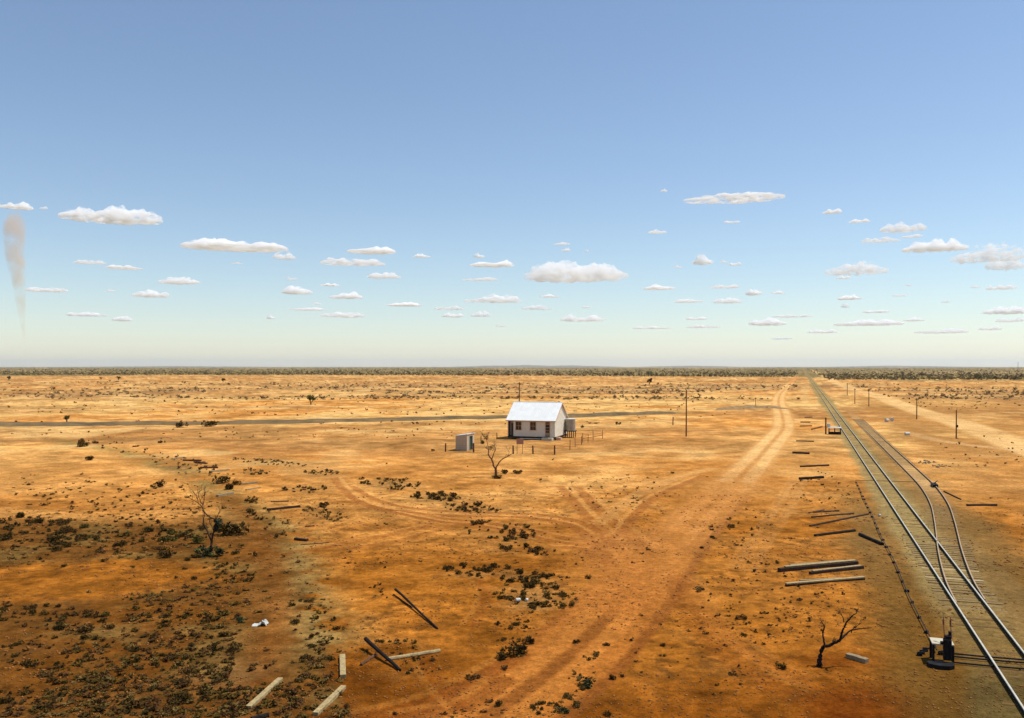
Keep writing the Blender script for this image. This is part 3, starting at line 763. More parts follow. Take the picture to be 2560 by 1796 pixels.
def shed():
    bx, by = -6.43, 125.6
    t = empty('outhouse', (bx, by, gz(bx, by) - .03), -TH); tag(t, 'tin outhouse with a sloping roof and a dark open doorway', 'outhouse')
    W, D, zl, zh = 1.75, 2.9, 2.10, 2.34        # runs to -x and +y
    w = MB(); d0, d1, dz = .80, 2.25, 2.04
    w.quad((-W, 0, 0), (0, 0, 0), (0, 0, zh), (-W, 0, zl)); w.quad((0, D, 0), (-W, D, 0), (-W, D, zl), (0, D, zh)); w.quad((-W, D, 0), (-W, 0, 0), (-W, 0, zl), (-W, D, zl))
    w.quad((0, 0, 0), (0, d0, 0), (0, d0, zh), (0, 0, zh)); w.quad((0, d1, 0), (0, D, 0), (0, D, zh), (0, d1, zh)); w.quad((0, d0, dz), (0, d1, dz), (0, d1, zh), (0, d0, zh))
    wo = w.build('wall', M['shed_wall'], t)
    rb = MB()
    for k in range(1, 10): rb.box((-W + k * W / 10, -.008, zl / 2), (.02, .016, zl - .04))
    rb.build('wall_ribs', M['shed_wall'], wo)
    r = MB(); a = Vector((W + .24, 0, zh - zl + .03)).normalized(); r.box((-W / 2, D / 2, (zl + zh) / 2 + .05), (W + .26, D + .24, .045), a, (0, 1, 0), a.cross(Vector((0, 1, 0)))); r.build('roof', M['shed_roof'], t)
    MB().box((-.14, (d0 + d1) / 2, dz / 2 + .02), (.04, d1 - d0, dz)).build('door', M['green_door'], t)
    for yy in (d0 - .03, d1 + .03): MB().box((.02, yy, dz / 2), (.06, .08, dz)).build('door_jamb', M['white'], t)
shed()

# ------------------------------------------------------------------ yard fence, sign, poles
def stand_post(mb, x, y, h, r, lean=.03, seg=7, x0=0, y0=0, z0=0):
    zz = gz(x, y); rng_ = random.Random(int(x * 100 + y * 7)); lx, ly = rng_.uniform(-lean, lean) * h, rng_.uniform(-lean, lean) * h
    mb.tube([(x - x0, y - y0, zz - .3 - z0), (x + lx * .5 - x0, y + ly * .5 - y0, zz + h * .5 - z0), (x + lx - x0, y + ly - y0, zz + h - z0)], [r, r * .97, r * .9], seg)
    return (x + lx, y + ly, zz + h)
def fence(name, label, posts, wires, rad, mat_, wire_r=.006, rails=()):
    x0, y0 = g(*posts[0][:2]); t = empty(name, (x0, y0, 0)); tag(t, label, 'fence')
    tops = []
    for p in posts:
        x, y = g(p[0], p[1]); h = p[2]; mb = MB(); tops.append((stand_post(mb, x, y, h, p[3] if len(p) > 3 else rad, .04, 7, x0, y0), h)); mb.build('post', mat_, t)
    for z in wires:
        pts = []
        for (tx, ty, tz), h in tops: pts.append((tx - x0, ty - y0, tz - h + min(z, h - .06)))
        MB().tube(pts, wire_r, 4).build('wire', M['wire'], t)
    for (i, j, z) in rails:
        a, b = tops[i], tops[j]
        MB().tube([(a[0][0] - x0, a[0][1] - y0, a[0][2] - a[1] + z), (b[0][0] - x0, b[0][1] - y0, b[0][2] - b[1] + z)], .04, 6).build('rail', mat_, t)
    return t
fence('post_fence', 'stubby brown timber post fence with sagging wire in front of the cottage', [(1113.8, 1129.5, 1.2, .11), (1184, 1131, 1.3, .12), (1283, 1135, 1.15, .11), (1332.7, 1135.2, 1.15, .11), (1386.5, 1137.2, 1.25, .11)], (.35, .65, .95), .1, M['brown_wood'], .007)
fence('wire_fence', 'thin post and wire fence running back past the water tank', [(1386.5, 1137.4, .9, .05), (1424.6, 1125, 1.45, .05), (1438, 1119, 1.5, .04), (1454, 1112, 1.3, .06), (1470, 1107, 1.3, .04)], (.4, .8, 1.2), .05, M['brown_wood'], .009)
fence('pipe_fence', 'low rail fence standing alone to the right of the water tank', [(1457, 1107, 1.5, .045), (1483, 1101, 1.6, .045), (1506, 1098, 1.5, .045)], (.9, 1.3), .05, M['brown_wood'], .012, rails=((0, 2, .62),))
for px, py, h, lab in ((1202.4, 1109, 1.2, 'dark yard post between the outhouse and the cottage with a bush at its foot'), (1242.7, 1099, 1.1, 'thin yard post standing just off the left end of the cottage'), (1682, 1063.5, 1.7, 'short timber stump post on the plain left of the tall pole')):
    x, y = g(px, py); mb = MB(); stand_post(mb, x, y, h, .11 if px > 1600 else .07, .05); tag(mb.build('timber_post', M['brown_wood']), lab, 'post')
def sign():
    x, y = g(1300, 1135); t = empty('sign_board', (x, y, gz(x, y))); tag(t, 'blank faded pink sign board on posts in front of the cottage', 'sign')
    b = MB(); b.box((0, 0, 1.70), (.98, .035, .78)); b.build('board', M['sign'], t, bevel=.006)
    for dx in (-.40, .34): MB().box((dx, .05, .82), (.06, .06, 2.3)).build('post', M['bark_light'], t)
sign()
def pole(px, py, h, r, lab, arm=None, box=None, name='telegraph_pole'):
    x, y = g(px, py); t = empty(name, (x, y, gz(x, y)), -TH); tag(t, lab, 'pole')
    MB().tube([(0, 0, -.8), (.02, 0, h * .5), (.03, 0, h)], [r, r * .85, r * .7], 8).build('shaft', M['bark_light'] if r < .16 else M['brown_wood'], t)
    if arm:
        MB().box((.03, -.12, h - .35), (arm, .09, .10)).build('cross_arm', M['brown_wood'], t)
        for k in (-.42, -.2, .2, .42): MB().tube([(k * arm + .03, -.12, h - .30), (k * arm + .03, -.12, h - .16)], [.035, .045], 6).build('insulator', M['deck'], t)
    if box: MB().box((.10, -.16, box), (.34, .26, .42)).build('switch_box', M['dark_wood'], t, bevel=.02)
pole(1715.5, 1092, 8.0, .13, 'tallest bare timber pole standing alone right of the cottage', None)
pole(1298, 1034, 8.0, .17, 'timber pole with a short cross arm rising behind the cottage roof', 1.0)
pole(2390.5, 1097, 4.8, .12, 'short leaning line pole with a dark box half way up', None, 2.1)
pole(2291.7, 1049, 4.8, .13, 'brown line pole standing at the edge of the pale graded road', .7)
pole(2172, 1016, 5.2, .13, 'thin line pole between the siding and the graded road, farther of a pair', .6)
pole(2137, 1010, 5.0, .13, 'faint line pole closest to the railway among the row on the right', .6)
pole(2118, 990, 5.0, .14, 'faintest distant line pole of the row beside the railway', .6)
pole(2545, 943, 17.0, .20, 'slender mast poking above the scrub horizon at the far right', .8, None, 'radio_mast')
pole(1889, 1018, 2.6, .10, 'small marker pole on the gravel heap left of the dirt road')
for px, py, h in ((1952, 956, 2.2),):
    x, y = g(px, py)

# ------------------------------------------------------------------ timbers lying about
def timber(name, label, cat, p0, p1, w, h, material, z0=0.0, z1=0.0, round_=False, group=None, taper=1.0):
    a = g(*p0); b = g(*p1)
    A = Vector((*a, gz(*a) + z0 - .03)); B = Vector((*b, gz(*b) + z1 - .03)); C = (A + B) / 2
    d = (B - A); L = d.length; d.normalize(); side = d.cross(Z_).normalized(); up = side.cross(d).normalized()
    mb = MB()
    if round_:
        n = 8; r_ = random.Random(int(a[0] * 31 + a[1]))
        pts = []; rad = []
        for k in range(n):
            t = k / (n - 1); p = A.lerp(B, t) - C + up * (h / 2) + side * r_.uniform(-.02, .02)
            pts.append(p); rad.append(w / 2 * (1 - (1 - taper) * t) * r_.uniform(.93, 1.06))
        mb.tube(pts, rad, 9)
    else:
        n = 7; r_ = random.Random(int(a[0] * 31 + a[1])); n0 = 0
        for k in range(n):
            t = k / (n - 1); p = A.lerp(B, t) - C; ww = w * r_.uniform(.94, 1.04); hh = h * r_.uniform(.93, 1.03)
            for (u, v) in ((-.5, 0), (.5, 0), (.5, 1), (-.5, 1)): mb.v.append(tuple(p + side * u * ww + up * v * hh))
        for k in range(n - 1):
            for j in range(4): mb.f.append((k * 4 + j, k * 4 + (j + 1) % 4, (k + 1) * 4 + (j + 1) % 4, (k + 1) * 4 + j))
        mb.f.append((3, 2, 1, 0)); mb.f.append(tuple((n - 1) * 4 + j for j in range(4)))
    o = mb.build(name, material, bevel=0 if round_ else .012); o.location = C
    tag(o, label, cat, group); return o
T = timber
# foreground
T('timber_sleeper', 'pale squared sleeper lying end on to the viewer with a dark cut end', 'sleeper', (856, 1645), (857.5, 1697), .235, .18, M['pale_wood'])
T('timber_sleeper', 'pale sleeper with black cut end partly under a grey shrub, lower left', 'sleeper', (701, 1702), (621, 1772), .20, .15, M['pale_wood'])
T('timber_sleeper', 'pale sleeper slanting down to the lower edge below the end on sleeper', 'sleeper', (859, 1722), (788, 1789), .21, .15, M['pale_wood'])
T('timber_log', 'pale round log running right from under the crossed black pole', 'log', (966, 1653), (1099.6, 1630), .17, .17, M['pale_wood'], round_=True)
T('timber_log', 'short grey brown log end sticking out left of the black pole', 'log', (901.6, 1665), (940, 1640), .13, .12, M['brown_wood'], round_=True)
T('timber_pole', 'thick black pole propped across a pale log', 'pole', (914, 1622), (1000, 1679), .17, .17, M['black_wood'], .34, 0, True, None, .75)
T('timber_pole', 'long thin black pole lying on bare sand above the pale log', 'pole', (989, 1486), (1094, 1571), .13, .13, M['black_wood'], .24, 0, True, None, .7)
T('timber_pole', 'second thin dark stick lying against the long black pole', 'pole', (984, 1485), (1030, 1519), .06, .06, M['dark_wood'], .0, .02, True)
T('timber_log', 'dark log tip just entering the picture at the lower edge', 'log', (628, 1801), (672, 1790), .18, .16, M['black_wood'], round_=True)
# stacked poles by the line
T('bridge_timber', 'longest squared timber at the back of the pile beside the line', 'timber', (1947, 1431), (2143, 1411), .26, .26, M['dark_wood'])
T('lit_board', 'pale plank added as the sunlit top of the longest timber of the pile', 'lit_board', (1962, 1428.5), (2138, 1410), .24, .06, M['pale_wood'], .26, .26)  # boards added pale as sunlit tops; beams beneath dark as shaded sides
T('bridge_timber', 'squared timber laid behind the longest one in the pile beside the line', 'timber', (1975, 1421), (2110, 1408), .24, .24, M['grey_wood'])
T('bridge_timber', 'shorter squared timber in the middle of the pile beside the line', 'timber', (2025, 1437), (2157, 1421), .22, .20, M['dark_wood'])
T('lit_board', 'pale plank added as the sunlit top of the shorter middle timber of the pile', 'lit_board', (2031, 1436), (2152, 1421), .20, .05, M['pale_wood'], .20, .20)
T('bridge_timber', 'front most squared timber of the pile, darkened as its shaded side, under the pale plank added as its sunlit top', 'timber', (1965, 1467), (2160, 1449), .22, .14, M['dark_wood'])
T('lit_board', 'pale plank added as the sunlit top of the front most timber of the pile', 'lit_board', (1965, 1467), (2160, 1449), .24, .08, M['pale_wood'], .14, .14)
T('bridge_timber', 'thin timber tucked behind the front most timber of the pile', 'timber', (1999, 1456), (2104, 1449), .15, .14, M['grey_wood'])
T('bridge_timber', 'short grey squared block lying near the foot of the leaning bare tree', 'timber', (2118, 1644), (2168, 1660), .26, .20, M['grey_wood'])
# dark poles
for lab, a, b, w, m in (
    ('long dark pole slanting up to the rods, longest of the bundle', (2025, 1317), (2171, 1287), .16, 'dark_wood'),
    ('dark pole just above the longest slanting one', (2029, 1295), (2134, 1286), .16, 'dark_wood'),
    ('short dark pole at the top of the bundle left of the line', (2034, 1283), (2097, 1280), .15, 'dark_wood'),
    ('faint brown pole hidden at the top left of the dark bundle', (2022, 1284), (2060, 1277), .13, 'brown_wood'),
    ('ragged dark log lying below the slanting pole bundle', (2037, 1341), (2137, 1328.5), .20, 'black_wood'),
    ('thick black log slanting down to the rod line', (2149, 1339), (2206, 1364), .24, 'black_wood'),
    ('single dark log on bare ground directly below the loading stage', (1981, 1134), (2024, 1136), .30, 'dark_wood'),
    ('thin dark pole below the loading stage, first from it', (1990, 1104), (2035, 1105), .20, 'dark_wood'),
    ('long thin brown pole midway between loading stage and pole bundle', (2001, 1168), (2072, 1165), .24, 'dark_wood'),
    ('stout dark log beside the dark litter left of the line', (1999, 1200), (2058, 1196), .30, 'black_wood'),
    ('short faint brown pole level with the loading stage deck', (2001, 1057), (2026, 1057.5), .24, 'brown_wood'),
    ('faint brown pole level with the loading stage legs', (2000, 1066.5), (2030, 1066), .26, 'brown_wood'),
    ('brown pole slanting towards the loading stage post', (2029, 1075), (2055, 1068), .26, 'brown_wood'),
    ('topmost faint brown pole left of the loading stage', (2012, 1044.5), (2030, 1044), .24, 'brown_wood'),
    ('straight dark log by itself right of the siding curve', (2417, 1265.5), (2492, 1264.5), .22, 'dark_wood'),
    ('brown pole pointing away from the siding curve', (2360, 1230), (2402, 1250), .14, 'dark_wood')):
    T('timber_pole', lab, 'pole', a, b, w, w, M[m], round_=True)
# old sleepers left along the lifted formation
for lab, a, b, w, m in (
    ('pale weathered sleeper above the shrubs on the old formation', (524, 1180.5), (573, 1175.5), .26, 'pale_wood'),
    ('brown sleeper just above the pale one on the old formation', (500, 1171), (545, 1171), .26, 'brown_wood'),
    ('farthest dark sleeper on the old formation', (458, 1152.5), (503, 1153), .30, 'brown_wood'),
    ('short brown sleeper overlapping the end of the farthest dark one', (486, 1156), (517, 1160), .26, 'brown_wood'),
    ('small pale stick beyond the farthest dark sleeper', (430, 1149), (461, 1145), .22, 'grey_wood'),
    ('grey sleeper ending in a round bush', (598, 1212.5), (643, 1207.5), .24, 'grey_wood'),
    ('pale grey sleeper in the grass behind the bare tree', (543, 1243.5), (582, 1235.5), .28, 'grey_wood'),
    ('thin grey sleeper running off the grass edge', (615, 1227), (651, 1220.5), .18, 'grey_wood'),
    ('longest dark sleeper touching a scrub patch', (668, 1277), (750, 1268.5), .26, 'dark_wood'),
    ('thin faint stick just beyond the longest dark sleeper', (677, 1256), (722, 1254), .14, 'brown_wood'),
    ('short thick dark sleeper at the edge of the grey grass', (737, 1350.5), (769, 1353.5), .24, 'dark_wood'),
    ('thin stick just below the short thick dark sleeper', (752, 1363), (822, 1357.5), .10, 'brown_wood'),
    ('small thin stick below the scrub patch', (763, 1316.5), (787, 1315.5), .14, 'brown_wood')):
    T('timber_sleeper', lab, 'sleeper', a, b, w, w * .8, M[m])

# scraps
def scrap():
    x, y = g(650, 1564); rs = random.Random(9); mb = MB(); n = 9
    P = [[(i * .085 - .34 + rs.uniform(-.03, .03), j * .075 - .22 + rs.uniform(-.03, .03), max(.02, .22 - .25 * abs(i - 6.2) * .35 + rs.uniform(-.05, .10))) for i in range(n)] for j in range(7)]
    for j in range(6):
        for i in range(n - 1): mb.quad(P[j][i], P[j][i + 1], P[j + 1][i + 1], P[j + 1][i])
    o = mb.build('crumpled_sheet', M['white_metal']); o.location = (x, y, gz(x, y)); m = o.modifiers.new('solid', 'SOLIDIFY'); m.thickness = .012
    tag(o, 'crumpled sheet of pale metal lying by the red path on the left', 'metal sheet')
scrap()
def can(px, py, r, L, lab, rz=.5):
    x, y = g(px, py); mb = MB(); mb.tube([(-L / 2, 0, r), (-L / 2 + .02, 0, r), (L / 2 - .02, 0, r), (L / 2, 0, r)], [r * .85, r, r, r * .85], 10)
    o = mb.build('tin_can', M['white_metal']); o.location = (x, y, gz(x, y)); o.rotation_euler = (0, 0, rz); tag(o, lab, 'tin')
can(1295, 1503, .09, .26, 'shiny white tin on its side among shrubs by the junction'); can(1317, 1502, .07, .2, 'smaller shiny tin just right of the other in the shrubs', 1.1)
can(2199, 1291, .09, .2, 'small white tin beside the rails above the black log')
can(2217, 1055, .35, .8, 'white drum lying on the ground beyond the siding, left one'); can(2230, 1054, .4, .8, 'white drum lying on the ground beyond the siding, right one', 1.2)
can(2268, 1088, .25, .9, 'small tan tin trough on its side past the siding', .2)
def rubble(cx, cy, rx, ry, n, label, mats):
    rs = random.Random(int(cx)); x0, y0 = g(cx, cy); mb = MB()
    for k in range(n):
        px = cx + rs.gauss(0, .5) * rx; py = cy + rs.gauss(0, .5) * ry; x, y = g(px, py); s_ = rs.uniform(.05, .19)
        a = rs.uniform(0, 3.1); ax = Vector((math.cos(a), math.sin(a), rs.uniform(-.3, .3))).normalized(); ay = ax.cross(Z_).normalized()
        mb.box((x - x0, y - y0, gz(x, y) + s_ * .2), (s_ * rs.uniform(.8, 3), s_, s_ * rs.uniform(.5, 1)), ax, ay, ax.cross(ay))
    o = mb.build('rubble', mats); o.location = (x0, y0, 0); tag(o, label, 'rubble', kind='stuff')
rubble(2318, 1158, 26, 6, 34, 'heap of dark broken rubble on the far side of the siding', M['rubble'])
rubble(2352, 1166, 22, 4, 20, 'scatter of grey broken rubble past the siding', M['grey_wood'])
def point_lever():
    x, y = g(2336, 1217); t = empty('point_lever', (x, y, gz(x, y)), -TH); tag(t, 'low dark point lever box at the outer siding rail', 'point lever')
    b = MB(); b.box((0, 0, .16), (.5, 1.7, .30)); b.build('box', M['black_iron'], t, bevel=.03)
    MB().tube([(0, .2, .3), (.15, -.5, .62), (.2, -.75, .66)], .04, 6).build('lever', M['black_iron'], t)
point_lever()

# ------------------------------------------------------------------ dead trees
def tree(name, label, base, pxm, limbs, twig_seed, bark, n_twig=5, clumps=(), cat='tree'):
    """limbs: (part name, [(x, z, y)...] in metres, r0, r1)"""
    x, y = g(*base); t = empty(name, (x, y, gz(x, y))); tag(t, label, cat)
    rs = random.Random(twig_seed); tw = MB()
    for part, pts, r0, r1 in limbs:
        P = [Vector((p[0], p[2], p[1])) for p in pts]
        P = [Vector(q_) for q_ in smooth([tuple(p) for p in P], 4)]
        for k in range(1, len(P) - 1): P[k] += Vector((rs.uniform(-1, 1), rs.uniform(-1, 1), rs.uniform(-1, 1))) * r0 * .25
        rad = [r0 + (r1 - r0) * k / (len(P) - 1) for k in range(len(P))]
        MB().tube(P, rad, 7).build(part, bark, t, smooth_=True)
        if part == 'trunk': continue
        def grow(p, d, L, r, depth):
            Q = [p]
            for k in range(3):
                d = (d + Vector((rs.uniform(-1, 1), rs.uniform(-1, 1), rs.uniform(-.6, 1))) * .38).normalized(); Q.append(Q[-1] + d * L / 3)
            tw.tube(Q, [r, r * .8, r * .6, r * .35], 4, False)
            if depth:
                for k in range(2): grow(Q[rs.choice([1, 2, 3])], (d + Vector((rs.uniform(-1, 1), rs.uniform(-1, 1), rs.uniform(-.4, .9))) * .8).normalized(), L * rs.uniform(.5, .75), r * .6, depth - 1)
        for k in range(n_twig):
            i = int(len(P) * rs.uniform(.35, .98)); i = min(i, len(P) - 2); d = (P[i + 1] - P[i]).normalized()
            grow(P[i], (d + Vector((rs.uniform(-1, 1), rs.uniform(-1, 1), rs.uniform(-.3, .9))) * .8).normalized(), rs.uniform(.35, .8) * pxm, max(.010, r1 * .7), 2)
    tw.build('twigs', bark, t)
    for cx, cz, cy, r, n, mt in clumps:
        mb = MB()
        for k in range(n):
            v = Vector((rs.gauss(0, 1), rs.gauss(0, 1), rs.gauss(0, 1))).normalized() * r * rs.random() ** .5; v.z *= 1.1
            c = Vector((cx, cy, cz)) + v; a = Vector((rs.gauss(0, 1), rs.gauss(0, 1), rs.gauss(0, 1))).normalized(); b = a.orthogonal().normalized(); s_ = rs.uniform(.05, .11)
            mb.quad(c - a * s_, c + b * s_ * .5, c + a * s_, c - b * s_ * .5)
        mb.build('foliage', M[mt], t)
    return t
# right foreground tree (photo crop, 458 crop px = 1 m, origin at its foot)
def cr(pts, ox_, oy_, k, seed):
    rs = random.Random(seed); dep = 0; out = []
    for i, (a, b) in enumerate(pts):
        out.append(((a - ox_) / k, (oy_ - b) / k, dep)); dep += rs.uniform(-.12, .16)
    return out
c3 = lambda pts, s: cr(pts, 500, 1380, 458, s)
tree('dead_tree', 'small leaning bare dead tree on red soil near the line', (2048, 1668), .42, [
    ('trunk', c3([(485, 1400), (500, 1340), (530, 1200), (570, 1080), (612, 1010)], 1), .115, .062),
    ('limb', c3([(605, 1020), (605, 900), (612, 800), (620, 720), (600, 640), (565, 570)], 2), .042, .016),
    ('limb', c3([(612, 1015), (700, 980), (830, 920), (890, 872)], 3), .066, .052),
    ('limb', c3([(890, 875), (910, 740), (940, 640), (960, 570), (1010, 490), (1050, 410), (1110, 370), (1170, 310)], 4), .048, .014),
    ('limb', c3([(955, 575), (940, 490), (915, 430)], 5), .024, .010),
    ('limb', c3([(890, 880), (1000, 820), (1090, 760), (1200, 740), (1350, 710), (1470, 680)], 6), .045, .014),
    ('limb', c3([(1085, 765), (1105, 700), (1150, 640), (1250, 590)], 7), .022, .009),
    ('limb', c3([(480, 1395), (440, 1410)], 8), .05, .02)], 11, M['bark_black'], 3)
c2 = lambda pts, s: cr(pts, 1610, 1430, 230, s)
tree('bare_tree', 'forked bare tree with a few dry sprigs in front of the outhouse', (1239.9, 1192), .75, [
    ('trunk', c2([(1612, 1450), (1610, 1380), (1612, 1290), (1610, 1200)], 1), .17, .13),
    ('limb', c2([(1610, 1215), (1560, 1180), (1510, 1010), (1450, 930), (1415, 850), (1430, 765), (1350, 710)], 2), .12, .035),
    ('limb', c2([(1505, 1005), (1540, 890), (1560, 830), (1600, 750), (1560, 640)], 3), .06, .025),
    ('limb', c2([(1430, 765), (1500, 720), (1560, 640), (1600, 590)], 4), .03, .012),
    ('limb', c2([(1612, 1200), (1690, 1070), (1780, 990), (1900, 930), (2000, 870)], 5), .08, .03),
    ('limb', c2([(1900, 930), (1940, 820), (1900, 745)], 6), .022, .010),
    ('limb', c2([(1430, 765), (1390, 570), (1360, 470), (1300, 380), (1240, 330)], 7), .035, .018),
    ('limb', c2([(1360, 475), (1395, 420), (1420, 330)], 8), .03, .015)], 12, M['bark_light'], 5,
    [(-.45, 3.2, 0, .35, 60, 'leaf_brown'), (-1.05, 4.35, 0, .35, 70, 'leaf_brown')])
c1 = lambda pts, s: cr(pts, 870, 1290, 254.6, s)
tree('bare_tree', 'spindly bare tree with one dark leaf clump in the scrub on the left', (529.6, 1372), .85, [
    ('trunk', c1([(878, 1330), (870, 1260), (866, 1180)], 1), .10, .075),
    ('limb', c1([(866, 1185), (820, 1100), (750, 970), (715, 890), (720, 800), (730, 720), (680, 650)], 2), .062, .018),
    ('limb', c1([(868, 1180), (885, 1080), (905, 990), (930, 880), (940, 790)], 3), .07, .045),
    ('limb', c1([(940, 800), (860, 765), (780, 690), (730, 610), (715, 560), (640, 490), (560, 440), (490, 420)], 4), .045, .014),
    ('limb', c1([(715, 560), (735, 480), (740, 390), (730, 250)], 5), .028, .010),
    ('limb', c1([(640, 490), (600, 410), (540, 330)], 6), .022, .009),
    ('limb', c1([(945, 795), (980, 710), (1010, 650), (1040, 600)], 7), .028, .010),
    ('limb', c1([(700, 540), (650, 380), (680, 250)], 8), .022, .008)], 13, M['bark'], 6,
    [(.42, 1.75, 0, .30, 170, 'leaf_teal'), (.28, 1.35, 0, .22, 120, 'leaf_teal')])

# ------------------------------------------------------------------ shrubs
def bush_mesh(name, seed, n, mats, lumps=5, leaf=.075, flat=.62):
    rs = np.random.default_rng(seed)
    cen = rs.normal(0, .24, (lumps, 3)); cen[:, 2] = np.abs(cen[:, 2]) * .5 + .25; rad = rs.uniform(.18, .34, lumps)
    V = []; Q = []
    for k in range(n):
        i = rs.integers(lumps); v = rs.normal(0, 1, 3); v /= np.linalg.norm(v) + 1e-9
        c = cen[i] + v * rad[i] * rs.uniform(.5, 1.05); c[2] = max(c[2] * flat / .62, .0)
        if c[2] < .02: c[2] = rs.uniform(.0, .12)
        a = v + rs.normal(0, .6, 3); a[2] += .5; a /= np.linalg.norm(a); b = np.cross(a, rs.normal(0, 1, 3)); b /= np.linalg.norm(b) + 1e-9
        s_ = leaf * rs.uniform(.6, 1.5); m = len(V)
        V += [c - a * s_, c + b * s_ * .55, c + a * s_ * 1.2, c - b * s_ * .55]; Q.append((m, m + 1, m + 2, m + 3))
    for k in range(n // 3):
        a_ = rs.uniform(0, 6.28); r_ = rs.uniform(.2, 1.0) ** .8 * .46; c = np.array([r_ * np.cos(a_), r_ * np.sin(a_), rs.uniform(.01, .06)]); t_ = rs.uniform(0, 6.28); s_ = leaf * rs.uniform(.4, .95)
        a = np.array([np.cos(t_), np.sin(t_), rs.uniform(-.2, .4)]); b = np.array([-np.sin(t_), np.cos(t_), rs.uniform(-.2, .4)]); m = len(V)
        V += [c - a * s_, c + b * s_ * .5, c + a * s_, c - b * s_ * .5]; Q.append((m, m + 1, m + 2, m + 3))
    # stems
    for k in range(7):
        i = rs.integers(lumps); p = cen[i] * rs.uniform(.6, 1.1); d = np.array([.012, 0, 0]); m = len(V)
        V += [-d * 1.3, d * 1.3, p + d * .5, p - d * .5]; Q.append((m, m + 1, m + 2, m + 3))
    return np.array(V), np.array(Q)
PROTO = {}
LIGHTER = {'leaf_dark': 'leaf_olive', 'leaf_brown': 'leaf_grey', 'leaf_olive': 'leaf_grey', 'leaf_grey': 'leaf_olive', 'leaf_green': 'leaf_olive', 'leaf_teal': 'leaf_green'}
for mk, sd in (('leaf_dark', 1), ('leaf_brown', 2), ('leaf_olive', 3), ('leaf_grey', 4), ('leaf_green', 5), ('leaf_teal', 6)):
    PROTO[mk] = [np_mesh('saltbush', *bush_mesh('saltbush', sd * 10 + k, 320, None, 4 + k, .085), M[mk]) for k in range(4)]
    for me_ in PROTO[mk]:
        me_.materials.append(M[LIGHTER[mk]]); ix = (np.random.default_rng(sd).random(len(me_.polygons)) < .34).astype(np.int32)
        me_.polygons.foreach_set('material_index', ix)
brng = random.Random(21)
def bush(px, py, wpx, material, label, group=None, hk=1.0, cat='shrub', name='saltbush'):
    x, y = g(px, py); s_ = wpx / F * y / 1.05
    o = link(name, brng.choice(PROTO[material])); o.location = (x, y, gz(x, y) - .03); o.rotation_euler = (0, 0, brng.uniform(0, 6.28))
    o.scale = (s_, s_ * brng.uniform(.85, 1.2), s_ * .95 * hk); tag(o, label, cat, group); return o
